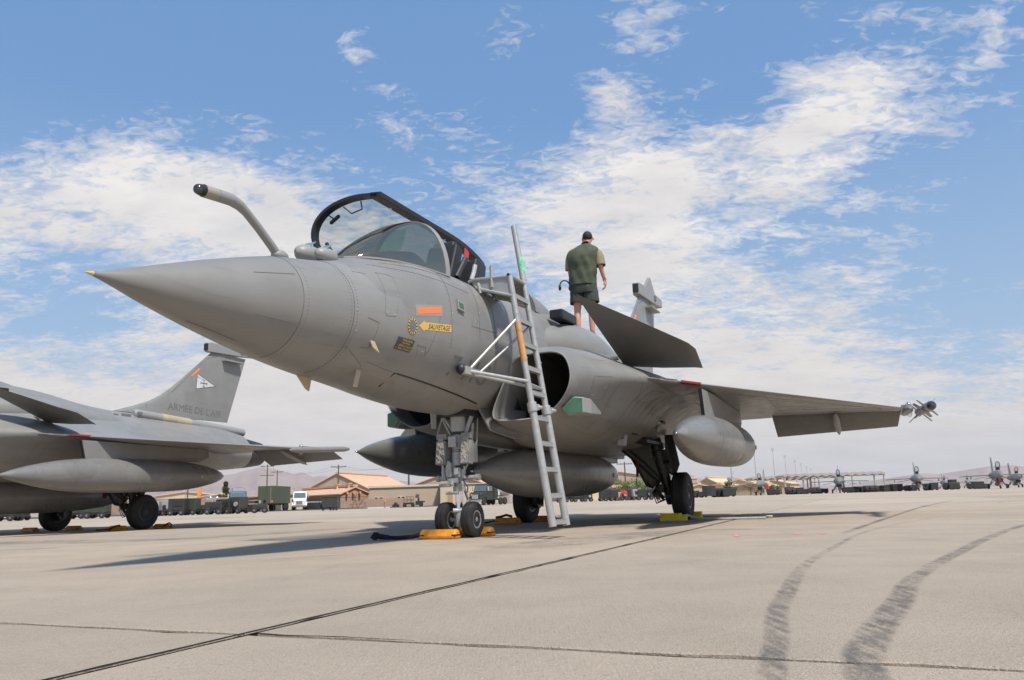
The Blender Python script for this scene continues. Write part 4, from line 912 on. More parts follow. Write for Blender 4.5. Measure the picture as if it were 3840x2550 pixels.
film('oil_stain', [(-1.9, 6.4), (-1.6, 6.6), (-1.3, 6.7)], [.10, .14, .08], OIL)
PK = worn('pink_chalk', (.90, .22, .34), 1., 30, (1, 1, 1), 0, .34, .44)
film('chalk_mark', [(2.05, 7.6), (2.10, 7.95)], [.06, .06], PK); film('chalk_mark', [(2.12, 7.88), (2.35, 7.86), (2.62, 7.78)], [.05]*3, PK); film('chalk_mark', [(2.66, 7.7), (2.68, 7.95)], [.07]*2, PK); film('chalk_mark', [(2.88, 7.7), (2.90, 7.92)], [.07]*2, PK)
YP = worn('worn_yellow_line', (.62, .42, .08), .55, 8, (1, 1, 1), 0, .48, .66)
film('painted_line', [(-1.9, 7.3), (-1.0, 9.4), (-.2, 11.4)], [.15]*3, YP); film('painted_line', [(14, 40), (22, 58), (30, 76)], [.3]*3, YP); film('painted_line', [(-13, 24), (-5, 44), (0, 58)], [.15]*3, YP)
film('painted_line', [(22, 30), (50, 52)], [.4]*2, YP)

# ------------------------------------------------------------------ boarding ladder, hooked on the cockpit sill
JM = Matrix.Translation((-2.674, 4.797, 0)) @ Matrix.Rotation(R(90-BETA), 4, 'Z')
lad = thing('boarding_ladder', JM @ Pj(4.68, 1.33, .13), R(90-BETA), 'silver tubular boarding ladder leaning against the near jet below its cockpit', 'ladder')
LB = Pj(4.68, 1.33, .13)
def L_(x, y, z): return Pj(x, y, z)-LB
def ly(z): return 1.33-(z-.13)*(.40/2.71)
b = B().tube([L_(4.47, ly(z), z) for z in (.12, 1.34)], .040, 18).tube([L_(4.47, ly(z), z) for z in (1.30, 2.84)], .034, 18); r1 = b.obj('rail', ALU, lad)
b = B().tube([L_(4.87, ly(z), z) for z in (.12, 1.34)], .040, 18).tube([L_(4.87, ly(z), z) for z in (1.30, 3.56)], .034, 18); r2 = b.obj('rail', ALU, lad)
for k in range(10):
    z = .17+.272*k
    b = B().box(L_(4.67, ly(z), z), (.36, .055, .022)).box(L_(4.67, ly(z)+.024, z-.016), (.36, .006, .03)).box(L_(4.67, ly(z)-.024, z-.016), (.36, .006, .03))
    for i in range(9): b.box(L_(4.67+(i-4)*.038, ly(z), z+.013), (.014, .055, .012))
    b.obj('rung', ALU, lad, smooth=False)
for x in (4.47, 4.87):
    z = 1.36; b = B().cyl(L_(x, ly(z-.05), z-.05), L_(x, ly(z+.05), z+.05), .052, n=18).box(L_(x+.04, ly(z)+.03, z), (.05, .07, .06)).cyl(L_(x+.03, ly(z)+.05, z), L_(x+.09, ly(z)+.07, z), .02, n=10); b.obj('locking_clamp', ALU, lad, bevel=.004)
    bo = B()
    for z in (.8, 1.9, 2.2): bo.ball(L_(x, ly(z)+.036, z), .010, 8, 5)
    tag(bo.obj('bolt', STEEL, lad), kind='stuff')
b = B().box(L_(4.67, .70, 2.845), (.44, .50, .016))
for x in (4.45, 4.89): b.prism([L_(x, .94, 2.84), L_(x, .46, 2.86), L_(x, .50, 2.77), L_(x, .94, 2.62)], (1, 0, 0), .006)
pf = b.obj('platform', ALU, lad, smooth=False)
b = B()
for x in (4.45, 4.89):
    b.tube([L_(x, .94, 2.83), L_(x, .50, 2.85), L_(x, .43, 2.83)], .019, 10).tube([L_(x, .97, 2.60), L_(x, .60, 2.72), L_(x, .52, 2.76)], .019, 10).tube([L_(x, .55, 2.80), L_(x, .58, 2.68)], .022, 10)
    b.tube([L_(x, .72, 2.73), L_(x, .72, 2.98)], .022, 10)
b.tube([L_(4.45, .94, 2.84), L_(4.89, .94, 2.84)], .02, 10)
tag(b.obj('platform_frame', ALU, lad), kind='stuff')
b = B().cyl(L_(4.435, .93, 2.845), L_(4.425, .93, 2.845), .016, n=16); b.obj('end_cap', BLK, r1)
b = B().tube([L_(3.93, .66, 1.725), L_(4.45, ly(1.64), 1.64)], .020, 10).tube([L_(4.12, .68, 1.70), L_(4.87, ly(1.60), 1.60)], .018, 10).tube([L_(4.47, ly(1.62), 1.62), L_(4.87, ly(1.60), 1.60)], .016, 8)
tag(b.obj('standoff_arm', ALU, lad), kind='stuff')
b = B().tube([L_(3.98, .68, 1.76), L_(4.46, ly(2.34), 2.34)], .017, 10); b.obj('brace', ALU, lad)
b = B().tube([L_(4.14, .70, 1.73), L_(4.86, ly(2.34), 2.34)], .015, 10); b.obj('brace', ALU, lad)
b = B().box(L_(4.02, .66, 1.72), (.36, .07, .085)); b.obj('bumper_channel', ALU, lad, smooth=False, bevel=.006)
b = B().ball(L_(3.86, .63, 1.735), .06, 14, 8, (1., .9, 1.)); b.obj('bumper', BLK, lad)
z0, z1 = 2.30, 1.86
b = B().tube([L_(4.47, ly(z0), z0), L_(4.47, ly(z1), z1)], .0362, 18); b.obj('tape_sleeve', mat('brown_tape', (.50, .27, .10), .6, 0, .15, 20, 0, 60, .5), r1)
b = B().tube([L_(4.871, ly(3.16)+.003, 3.16), L_(4.871, ly(2.98)+.003, 2.98)], .0345, 18); b.obj('green_sticker', mat('green_sticker', (.12, .60, .28), .6, 0, .5, 30), r2)
b = B().box(L_(4.92, ly(2.9), 2.9), (.012, .05, .02)).box(L_(4.90, ly(3.05), 3.08), (.02, .012, .12)); b.obj('latch', ALU, r2, smooth=False)

# ------------------------------------------------------------------ person standing on the back of the jet
SKIN = mat('skin', (.52, .27, .18), .5, 0, .08, 20, .05, 120, 0., 'Object', .4, Subsurface_Weight=.12, Subsurface_Scale=.01)
HAIR = mat('dark_hair', (.018, .014, .012), .75, 0, .3, 60, .3, 200)
VEST = mat('green_vest', (.066, .078, .048), .85, 0, .18, 7, .35, 26)
SHORT = mat('dark_green_shorts', (.042, .051, .040), .85, 0, .15, 8, .3, 30)
TEE = mat('khaki_shirt', (.23, .20, .125), .85, 0, .12, 10, .3, 30)
def skin_mesh(name, pts, edges, m, parent, root=0, sub=2, loc=None):
    me = bpy.data.meshes.new(name); me.from_pydata([p[0] for p in pts], edges, []); o = bpy.data.objects.new(name, me); C.objects.link(o)
    me.materials.append(m); o.modifiers.new('skin', 'SKIN').use_smooth_shade = True
    for i, v in enumerate(me.skin_vertices[0].data): r_ = pts[i][1]; v.radius = (r_, r_) if not isinstance(r_, tuple) else r_; v.use_root = (i == root)
    sb = o.modifiers.new('sub', 'SUBSURF'); sb.levels = sb.render_levels = sub
    if parent: o.parent = parent
    return o
pz = thing('person', JM @ Pj(8.78, .34, 2.92), R(-18), 'standing person seen from behind in green vest and dark shorts, head bowed', 'person')
P_ = [((0, 0, .93), .125), ((.01, -.01, 1.10), .13), ((.015, -.015, 1.28), .15), ((.03, .0, 1.42), .12), ((.045, .04, 1.51), .058), ((.06, .075, 1.575), .058), ((.077, .10, 1.64), .086), ((.082, .105, 1.72), .076),
      ((-.15, -.01, 1.425), .07), ((-.20, .0, 1.34), .058), ((-.215, .03, 1.13), .042), ((-.20, .08, .93), .030),
      ((.20, 0, 1.43), .07), ((.255, .005, 1.35), .058), ((.29, -.02, 1.14), .043), ((.325, .05, .95), .030),
      ((-.09, 0, .86), .10), ((-.105, .01, .70), .085), ((-.125, .03, .47), .055), ((-.12, -.01, .33), .056), ((-.10, -.02, .10), .038), ((-.11, .10, .045), .04),
      ((.09, 0, .86), .10), ((.10, .01, .70), .088), ((.105, .03, .47), .058), ((.11, -.01, .33), .058), ((.11, -.02, .10), .038), ((.12, .10, .045), .04)]
E_ = [(0, 1), (1, 2), (2, 3), (3, 4), (4, 5), (5, 6), (6, 7), (3, 8), (8, 9), (9, 10), (10, 11), (3, 12), (12, 13), (13, 14), (14, 15), (0, 16), (16, 17), (17, 18), (18, 19), (19, 20), (20, 21), (0, 22), (22, 23), (23, 24), (24, 25), (25, 26), (26, 27)]
skin_mesh('body', P_, E_, SKIN, pz)
def hand(base, dirv, side, curl):
    """palm, four bent fingers of different length and a thumb"""
    d = Vector(dirv).normalized(); s_ = Vector((0, 1, 0)) if abs(d.y) < .8 else Vector((0, 0, 1)); s_ = (s_-d*s_.dot(d)).normalized(); n = d.cross(s_)*side
    pts = [(Vector(base)-d*.03, .031), (Vector(base)+d*.05, (.018, .036)), (Vector(base)+d*.09, (.015, .036))]; ed = [(0, 1), (1, 2)]
    for k, (o_, l) in enumerate(((-.027, .062), (-.009, .075), (.010, .070), (.028, .055))):
        p = Vector(base)+d*.085+s_*o_; i = len(pts); q1 = p+d*l*.45+n*curl*l*.2; q2 = q1+d*l*.3+n*curl*l*.35; q3 = q2+d*l*.12+n*curl*l*.4
        pts += [(p, .0095), (q1, .009), (q2, .0085), (q3, .0075)]; ed += [(2, i), (i, i+1), (i+1, i+2), (i+2, i+3)]
    i = len(pts); p = Vector(base)+d*.025-s_*.03; pts += [(p, .012), (p+d*.035-s_*.018+n*.01, .011), (p+d*.065-s_*.018+n*.02, .009)]; ed += [(0, i), (i, i+1), (i+1, i+2)]
    return skin_mesh('hand', pts, ed, SKIN, pz, 0, 2)
pz.scale = (1.05,)*3
hand((.328, .055, .945), (.08, .20, -1), -1, .9); hand((-.20, .085, .925), (-.1, -.1, -1), 1, 1.6)
def cloth_loft(name, secs, m, holes=0, thick=.008, n=36, wr=.010, seed=0):
    """secs: (z, cx, cy, rx, ry, lean) elliptical sections"""
    rings = []
    for k, (z, cx, cy, rx, ry) in enumerate(secs):
        r_ = []
        for i in range(n):
            a = 2*math.pi*i/n; q = wr*(noise.noise(Vector((math.cos(a)*2.2+seed, math.sin(a)*2.2, z*5+math.cos(a)*2)))+.5*noise.noise(Vector((math.cos(a)*5, math.sin(a)*5+seed, z*11))))
            e = .88
            r_.append(Vector((cx+(rx+q)*math.copysign(abs(math.cos(a))**e, math.cos(a)), cy+(ry+q)*math.copysign(abs(math.sin(a))**e, math.sin(a)), z+(q*.6 if k in (0, len(secs)-1) else 0))))
        rings.append(r_)
    o = B().loft(rings, caps=False).obj(name, m, pz, ang=180); s_ = o.modifiers.new('thick', 'SOLIDIFY'); s_.thickness = thick; d = o.modifiers.new('sub', 'SUBSURF'); d.levels = d.render_levels = 1
    return o
tabV = [(.86, 0, -.01, .215, .165), (1.0, .0, -.02, .222, .160), (1.12, .01, -.025, .225, .160), (1.25, .012, -.03, .235, .165), (1.36, .02, -.03, .245, .155), (1.42, .027, -.02, .245, .140), (1.46, .032, -.005, .225, .118), (1.50, .038, .012, .165, .10), (1.53, .042, .025, .10, .085), (1.55, .045, .035, .07, .07)]
cloth_loft('vest', [(z, *interp(tabV, z)) for z in smooth_x(.86, 1.55, 28)], VEST, wr=.030, seed=3)
cloth_loft('shorts', [(z, *v) for z, v in ((.72, (0, .0, .225, .145)), (.80, (0, -.005, .215, .155)), (.88, (0, -.01, .205, .155)), (.95, (0, -.005, .19, .14)))], SHORT, wr=.014, seed=5)
for s_, cx in ((-1, -.108), (1, .108)):
    cloth_loft('shorts_leg', [(z, cx+.0*s_, .005, rx, .12) for z, rx in ((.585, .128), (.65, .122), (.74, .112), (.80, .10))], SHORT, wr=.012, seed=7+s_)
def sleeve(name, pts, m):
    rings = []; n = 20
    for k, (p, r_) in enumerate(pts):
        p = Vector(p); d = (Vector(pts[min(k+1, len(pts)-1)][0])-Vector(pts[max(k-1, 0)][0])).normalized(); u = d.orthogonal().normalized(); v = d.cross(u)
        rings.append([p+(u*math.cos(2*math.pi*i/n)+v*math.sin(2*math.pi*i/n))*(r_+.008*noise.noise(Vector((i*.9, k*1.3, r_*50)))) for i in range(n)])
    o = B().loft(rings, caps=False).obj(name, m, pz, ang=180); q = o.modifiers.new('thick', 'SOLIDIFY'); q.thickness = .006; d = o.modifiers.new('sub', 'SUBSURF'); d.levels = d.render_levels = 1
sleeve('sleeve', [((.165, -.005, 1.44), .085), ((.215, 0, 1.41), .085), ((.258, .005, 1.33), .080), ((.278, -.008, 1.23), .078), ((.288, -.015, 1.15), .080)], TEE)
sleeve('sleeve', [((-.12, -.005, 1.43), .08), ((-.165, 0, 1.40), .08), ((-.20, .0, 1.33), .076), ((-.21, .01, 1.24), .074), ((-.215, .02, 1.14), .076)], TEE)
b = B().ball((.080, .090, 1.690), .092, 24, 16, (.86, 1.0, 1.02)); hr = b.obj('hair', HAIR, pz)
bm = bmesh.new(); bm.from_mesh(hr.data); bmesh.ops.delete(bm, geom=[v for v in bm.verts if v.co.z < 1.600+.80*max(0, v.co.y-.04) or (v.co.z < 1.68 and v.co.y > .12)], context='VERTS'); bm.to_mesh(hr.data); bm.free()
for x in (-.005, .168): b = B().ball((x, .10, 1.655), .030, 12, 8, (.40, .7, 1.05)); b.obj('ear', SKIN, pz)
# face turned down, away from the camera
b = B().loft([[(.083+u, y, z) for u, y, z in ((-.010, .185, 1.66), (.010, .185, 1.66), (.016, .195, 1.61), (0, .222, 1.605), (-.016, .195, 1.61))], [(.083+u*.3, y, z) for u, y, z in ((-.010, .180, 1.675), (.010, .18, 1.675), (.016, .18, 1.67), (0, .185, 1.67), (-.016, .18, 1.67))]]); b.obj('nose', SKIN, pz)
for x in (.052, .114): B().ball((x, .178, 1.665), .013, 10, 6).obj('eye', WDEC, pz)
B().box((.083, .182, 1.575), (.05, .012, .010)).obj('mouth', mat('lips', (.40, .14, .11), .5), pz, bevel=.003)
for x in (-.11, .12):
    b = B().loft([[(x+u*w_, y, z) for u, z in ((-1, 0), (-1, h_*.7), (-.6, h_), (.6, h_), (1, h_*.7), (1, 0))] for y, w_, h_ in ((-.09, .036, .09), (-.02, .042, .10), (.07, .048, .07), (.16, .046, .05), (.20, .03, .035))]); b.obj('boot', STRAP, pz, bevel=.006)
hs = thing('headset', JM @ Pj(8.62, .07, 3.80), R(10), 'black ear defender headset held in the standing person\'s left hand', 'headset')
b = B().tube([Vector((.085*math.cos(a)-.0, 0, .10*math.sin(a)+.02)) for a in [R(-10+200*i/16) for i in range(17)]], .011, 8); b.obj('headband', STRAP, hs)
for x in (-.085, .085): B().ball((x, 0, -.005), .045, 14, 10, (.55, .8, 1.1)).obj('ear_cup', BLK, hs)

# ------------------------------------------------------------------ chocks, straps and rope
def chock_prism(n_groove, L, h, d, m, name='chock'):
    e = thing(name)
    p = [(-d/2, 0), (d/2, 0), (d/2, h*.35), (d*.22, h), (-d*.22, h), (-d/2, h*.35)]
    b = B().loft([[Vector((x*q, y, z*q2)) for x, z in p] for y, q, q2 in ((-L/2, .8, .85), (-L/2+.03, 1, 1), (L/2-.03, 1, 1), (L/2, .8, .85))]); b.obj('body', m, e, smooth=False, bevel=.018)
    b = B().box((0, L/2-.03, h*.42), (d*1.02, .09, h*.12)).box((0, -L/2+.02, h*.42), (d*1.02, .05, h*.12)); b.obj('groove', BLK, e, smooth=False)
    return e
def put(o, x, y, rz=0, M_=JM, heading=None, z=0):
    o.location = M_ @ Pj(x, y, z); o.rotation_euler = (0, 0, R(90-(BETA if heading is None else heading)+rz)); return o
c0 = chock_prism(1, .46, .105, .17, ORG); tag(put(c0, 4.66, -.10, 3), 'worn orange chock in front of the near jet\'s nose wheels', 'wheel chock', 'orange wheel chocks')
c1 = copy_tree(c0); tag(put(c1, 5.25, .05, 0), 'orange chock behind the near jet\'s nose wheels, its end showing past the tyre', 'wheel chock', 'orange wheel chocks')
c2 = copy_tree(c0); tag(put(c2, 9.70, -1.58, 2), 'orange chock in front of the near jet\'s far main wheel', 'wheel chock', 'orange wheel chocks')
c3 = copy_tree(c0); tag(put(c3, 10.72, -1.30, -2), 'orange chock behind the near jet\'s far main wheel', 'wheel chock', 'orange wheel chocks')
JM2 = Matrix.Translation((-13.83, 9.73, 0)) @ Matrix.Rotation(R(90-22.7), 4, 'Z')
for x, y, lb in ((9.72, -1.62, 'orange chock in front of the left jet\'s far main wheel'), (10.7, -1.38, 'orange chock behind the left jet\'s far main wheel'), (9.70, 1.25, 'orange chock in front of the left jet\'s near main wheel'), (10.68, 1.55, 'orange chock behind the left jet\'s near main wheel with a rope loop')):
    k = copy_tree(c0); tag(put(k, x, y, 0, JM2, 22.7), lb, 'wheel chock', 'orange wheel chocks')
def yblock(L, h, d):
    e = thing('chock'); p = [(-d/2, 0), (d/2, 0), (d/2, h*.55), (d*.1, h), (-d*.5, h)]
    q = [(-L/2, 0), (L/2, 0), (L/2, h*.80), (L/2-.09, h*.80), (L/2-.09, h), (-L/2, h), (-L/2, h*.55), (-L/2+.06, h*.5), (-L/2, h*.45)]
    b = B().prism([Vector((-d/2, -y, z)) for y, z in q], (1, 0, 0), d); b.obj('body', YEL, e, smooth=False, bevel=.008); return e
y1 = yblock(.42, .12, .14); tag(put(y1, 9.70, 1.36, 0), 'bright yellow chock in front of the near jet\'s near main wheel', 'wheel chock', 'yellow wheel chocks')
y2 = yblock(.40, .12, .14); tag(put(y2, 10.66, 1.42, 180), 'bright yellow chock behind the near jet\'s near main wheel', 'wheel chock', 'yellow wheel chocks')
def twist(b, pts, r, turns):
    """three strands laid round each other"""
    P = []; n = len(pts)
    for i in range(n-1):
        for k in range(8): P.append(Vector(pts[i]).lerp(Vector(pts[i+1]), k/8))
    P.append(Vector(pts[-1])); m = len(P)
    P = [P[max(0, i-1)]*.25+P[i]*.5+P[min(m-1, i+1)]*.25 for i in range(m)]; fine = []
    for i in range(m-1):
        for k in range(6): fine.append(P[i].lerp(P[i+1], k/6))
    m = len(fine)
    for s_ in range(3):
        q = []
        for i, p in enumerate(fine):
            d = (fine[min(i+1, m-1)]-fine[max(0, i-1)]).normalized(); u = Vector((0, 0, 1)); v = d.cross(u).normalized(); a = 2*math.pi*(turns*i/m+s_/3); q.append(p+(u*math.sin(a)+v*math.cos(a))*r*.55)
        b.tube(q, r*.6, 5)
W_ = lambda x, y, z: JM @ Pj(x, y, z)
b = B(); c_ = W_(9.75, 1.56, .09); e_ = Vector((3.85, 12.6, .022))
twist(b, [c_, W_(9.78, 1.66, .05), W_(9.72, 1.76, .022), W_(9.72, 1.76, .022).lerp(e_, .33)+Vector((.0, -.10, .0)), W_(9.72, 1.76, .022).lerp(e_, .66)+Vector((0, -.04, 0)), e_], .017, 44)
ang_ = [e_+Vector((.045+.045*math.cos(a), .02+.045*math.sin(a), 0.02)) for a in [2*math.pi*i/12 for i in range(13)]]; b.tube(ang_, .014, 6)
o = b.obj('rope', ROPE); tag(o, 'white twisted rope with an end loop lying beside the yellow chocks', 'rope')
b = B(); twist(b, [W_(10.6, 1.64, .05), W_(10.5, 1.9, .02), W_(10.6, 2.3, .02), W_(10.4, 2.6, .02)], .010, 26); twist(b, [W_(10.8, 2.0, .02), W_(10.9, 2.15, .04), W_(10.75, 2.3, .03), W_(10.85, 2.2, .02)], .008, 12); tag(b.obj('rope', ROPE), 'thin white cord lying loose behind the yellow chocks', 'rope')
b = B(); rnd = random.Random(4)
b.tube([W_(4.66, -.34, .05), W_(4.60, -.42, .03), W_(4.50, -.55, .025), W_(4.46, -.66, .03)], .022, 8)
for k in range(7): b.tube([W_(4.44+.04*rnd.uniform(-1, 1), -.62-.02*k, .02+.02*rnd.random()), W_(4.40+.05*rnd.uniform(-1, 1), -.70-.02*k, .05+.03*rnd.random()), W_(4.42+.05*rnd.uniform(-1, 1), -.78-.01*k, .02+.01*rnd.random())], .020, 7)
tag(b.obj('strap', STRAP), 'bundled black strap on the concrete left of the nose wheels', 'strap')
b = B().tube([W_(9.70, -1.82, .06), W_(9.65, -1.95, .03), W_(9.6, -2.15, .02)], .014, 7).tube([W_(9.72, -1.5, .12), W_(9.7, -1.6, .15), W_(9.7, -1.72, .12), W_(9.68, -1.80, .11)], .022, 8); tag(b.obj('strap', STRAP), 'black strap on the orange chock of the far main wheel', 'strap')
V_ = lambda x, y, z: JM2 @ Pj(x, y, z)
b = B().tube([V_(9.62, 1.02, .03), V_(9.6, 1.1, .02), V_(9.60, 1.25, .10), V_(9.62, 1.4, .12)], .014, 7).tube([V_(9.6, .7, .02), V_(9.62, .9, .02), V_(9.62, 1.02, .03)], .014, 7); tag(b.obj('strap', STRAP), 'black strap across the left jet\'s near front chock', 'strap')
b = B().tube([V_(10.6, 1.62, .02), V_(10.6, 1.74, .10), V_(10.62, 1.82, .13), V_(10.62, 1.90, .08), V_(10.6, 1.86, .02)], .014, 7); tag(b.obj('strap', STRAP), 'looped black strap on the left jet\'s rear chock', 'strap')

# ------------------------------------------------------------------ far side of the apron
def spot(u, Y, z=0.): return Vector((Y*(.9802*(u-1920)/2980-.00594), Y, z))      # bearing u seen from the camera post, distance Y
BEIGE = mat('beige_stucco', (.47, .36, .25), .85, 0, .05, .8); BEIGEL = mat('light_stucco', (.60, .47, .33), .85, 0, .05, .8)
BEIGED = mat('beige_siding', (.40, .33, .25), .8, 0, .05, .6); ORROOF = mat('orange_metal_roof', (.66, .40, .25), .6, 0, .06, .5); ORFASC = mat('orange_fascia', (.50, .27, .17), .6, 0, .08, .5)
YROOF = mat('cream_roof', (.66, .50, .32), .8, 0, .08, .3); TRIM = mat('cream_trim', (.62, .52, .40), .7)
DOOR = mat('tan_door', (.44, .28, .17), .6); WIN = mat('dark_window', (.03, .03, .035), .2); BRICK = mat('brown_block', (.36, .25, .18), .9, 0, .22, 1.6); BRICKP = mat('pink_block', (.42, .28, .21), .9, 0, .2, 1.8)
OLIVE = mat('olive_paint', (.075, .095, .055), .6, 0, .12, 2, 0, 60, .3); COLIVE = mat('cart_olive', (.042, .052, .037), .6, 0, .15, 3); DOLIVE = mat('dark_olive_paint', (.030, .036, .030), .6, 0, .2, 3); GREYC = mat('cart_grey', (.32, .34, .36), .55, 0, .08, 2)
WTRUCK = mat('white_truck_paint', (.80, .79, .76), .3, 0, .02, 2); BTRUCK = mat('blue_truck_paint', (.05, .12, .26), .3, 0, .05, 2); CHROME = mat('chrome', (.75, .75, .76), .12, 1.)
TGLASS = mat('truck_glass', (.10, .13, .14), .08, 0, .1, 2, spec=.8); CRANE = mat('crane_orange', (.80, .25, .03), .5); POLE = mat('pole_steel', (.45, .45, .44), .5, .3); WOOD = mat('pole_wood', (.12, .08, .055), .8)
SHADEM = mat('shelter_white', (.36, .34, .31), .7); FJET = mat('far_jet_grey', (.19, .20, .20), .45); FDARK = mat('far_jet_dark', (.05, .055, .055), .5); REDF = mat('red_cover', (.6, .06, .03), .7)
LEAF = mat('mesquite_leaf', (.10, .13, .035), .7, 0, .35, .9); LEAF2 = mat('pine_leaf', (.055, .075, .035), .8, 0, .3, 1.2); BARK = mat('bark', (.10, .07, .05), .9)
GEARC = mat('cart_rim', (.16, .16, .155), .6)
ORD = ['first', 'second', 'third', 'fourth', 'fifth', 'sixth', 'seventh', 'eighth', 'ninth', 'tenth', 'eleventh', 'twelfth', 'thirteenth', 'fourteenth']
def gable(name, u, Y, w_, d, eave, ridge, yaw, wall, roof, label, over=.6, ridge_along='y', trim=None, extra=None, cat='building', rib=0):
    """building with a gable front facing local -y; origin at the front middle"""
    e = thing(name, spot(u, Y), R(yaw), label, cat); h = w_/2
    b = B().loft([[(-h, y, 0), (h, y, 0), (h, y, eave), (0, y, ridge-.15), (-h, y, eave)] for y in (0, d)]); b.obj('wall', wall, e, smooth=False)
    for s_ in (-1, 1):
        n = max(1, int(d/rib)) if rib else 1
        b = B().loft([[(0, y, ridge), (s_*(h+over), y, eave-(ridge-eave)/h*over+.1), (s_*(h+over), y, eave-(ridge-eave)/h*over-.08), (0, y, ridge-.2)] for y in (-over, d+over)]); b.obj('roof', roof, e, smooth=False)
    b = B().box((0, d/2, ridge+.12), (.9, d+over*2, .3)); b.obj('ridge_cap', roof, e, smooth=False)
    return e
def boxb(name, u, Y, w_, d, h, yaw, wall, label, cat='building', par=.35):
    e = thing(name, spot(u, Y), R(yaw), label, cat); B().box((0, d/2, h/2), (w_, d, h)).obj('wall', wall, e, smooth=False)
    B().box((0, d/2, h+par/2), (w_+.4, d+.4, par)).obj('parapet', TRIM, e, smooth=False); return e
def window(e, x, z, w_=.9, h=.7, y=0., door=False):
    f = B().box((x, y-.03, z), (w_+.2, .1, h+.2)).obj('door' if door else 'window', TRIM if not door else TRIM, e, smooth=False)
    B().box((x, y-.09, z), (w_, .04, h)).obj('panel' if door else 'pane', DOOR if door else WIN, f, smooth=False)
# low orange-roofed workshop with ribbed fascia
def ribs(e, n, x0, x1, z0, zf, y, m, name='fascia_panel'):
    for i in range(n):
        a, b_ = lerp(x0, x1, i/n), lerp(x0, x1, (i+1)/n)-.04; B().prism([(a, y-.06, z0), (b_, y-.06, z0), (b_, y-.06, zf(b_)), (a, y-.06, zf(a))], (0, 1, 0), .05).obj(name, m, e, smooth=False)
g1 = gable('workshop', 1329, 132, 5.0, 20, 2.35, 3.45, 38, BRICK, ORROOF, 'low workshop with orange ribbed gable behind the dark rolling bin', .35)
ribs(g1, 16, -2.5, 2.5, 1.75, lambda x: 2.4+(1-abs(x)/2.5)*1.0, 0, ORFASC)
for i in range(24):
    y0 = .2+i*.83; B().box((-2.56, y0+.38, 2.05), (.05, .78, .72)).obj('fascia_panel', ORFASC, g1, smooth=False)
for x in (-1.5, -.35, .8): b = B().cyl((x, -.12, 2.35), (x, -.45, 2.45), .18, n=10).cyl((x, -.45, 2.5), (x, -.55, 2.15), .16, n=10); b.obj('vent_hood', ORFASC, g1)
for y in (1.2, 5.5): b = B().box((-.4, y, 3.55), (.5, .5, .7)).box((-.4, y, 3.95), (.75, .75, .12)); b.obj('roof_vent', ORROOF, g1, smooth=False)
g1b = gable('workshop', 1095, 134, 3.4, 10, 2.0, 2.6, 24, BEIGEL, ORROOF, 'small pink walled shed with orange roof left of the white truck', .3); window(g1b, .3, .95, .8, 1.4)
g1c = gable('workshop', 1025, 140, 14, 7, 2.1, 2.7, 24, BRICK, ORFASC, 'long orange-roofed block seen behind the green cargo trailer', .3)
big1 = gable('hangar', 1262, 215, 18.5, 36, 4.6, 9.0, -12, BEIGED, ORROOF, 'large beige hangar with a bright orange roof and raised ridge', .5)
ribs(big1, 22, -9.2, 9.2, .2, lambda x: 4.4+(1-abs(x)/9.25)*4.2, -.0, BEIGED, 'siding_panel')
big2 = gable('hangar', 1682, 205, 22, 40, 4.4, 8.1, -6, BEIGED, ORROOF, 'beige hangar with orange roof behind the flat beige office block', .5)
ribs(big2, 20, -11, 11, .2, lambda x: 4.2+(1-abs(x)/11.)*3.4, -.0, BEIGED, 'siding_panel')
off = boxb('office_block', 1528, 128, 12.0, 14, 3.0, 3, BEIGE, 'flat beige office block with small square windows', par=.3)
for x in (-4.9, -4.1, -1.35, -.65): window(off, x, 1.35, .42, .32)
B().box((1.6, -.1, 1.75), (.5, .2, .25)).obj('wall_lamp', GD, off, smooth=False)
B().box((5.2, -.05, 1.15), (.45, .05, .2)).obj('sign_plate', BRICK, off, smooth=False); B().box((5.85, -.05, 1.2), (.18, .05, .16)).obj('sign_plate', BRICK, off, smooth=False)
off2 = boxb('office_block', 1762, 127, 9.2, 14, 3.15, 4, BEIGEL, 'sunlit cream end of the office row with a tan door', par=.12); window(off2, -3.05, 1.0, .8, 1.9, door=True)  # same beige block; sun on this wall is put into the paler stucco
window(off2, .4, 1.6, .6, .5)
# block wall with separate courses
wl = thing('garden_wall', spot(1457, 118), R(2), 'low pinkish block wall in front of the office block', 'wall')
rnd = random.Random(8); bms = []
for k in range(4):
    b = B().box((0, 0, 0), (.39, .2, .185)); o = b.obj('block', BRICKP, wl, smooth=False); bms.append(o.data); bpy.data.objects.remove(o)
for j in range(6):
    for i in range(17):
        o = bpy.data.objects.new('block', bms[rnd.randrange(4)]); C.objects.link(o); o.parent = wl; o.location = (-3.3+.4*i+(.2 if j % 2 else 0), rnd.uniform(-.012, .012), .1+.2*j)
B().box((0, .16, .62), (6.9, .1, 1.24)).obj('mortar_core', BRICK, wl, smooth=False)
# fence and roofs to the left
lw = thing('boundary_wall', spot(745, 150), R(4), 'long brown boundary wall behind the ground carts', 'wall'); B().box((0, 0, 1.3), (32, .3, 2.6)).obj('wall', BRICK, lw, smooth=False)
for k in range(9): B().box((-15+k*3.4, -.2, 2.9), (.9, .08, .08)).obj('wire_bracket', POLE, lw, smooth=False)
fr_ = gable('flat_hangar', 690, 260, 26, 34, 4.6, 6.4, 12, BEIGEL, YROOF, 'cream low-roofed hangar far behind the parked carts', .5)
gable('flat_hangar', 560, 300, 18, 30, 4.4, 5.3, 18, BEIGEL, YROOF, 'second cream roof far left behind the second jet\'s wheel', .5)
gable('flat_hangar', 830, 240, 13, 30, 4.2, 5.0, 10, BEIGEL, YROOF, 'narrow cream roof behind the orange crane boom', .5)
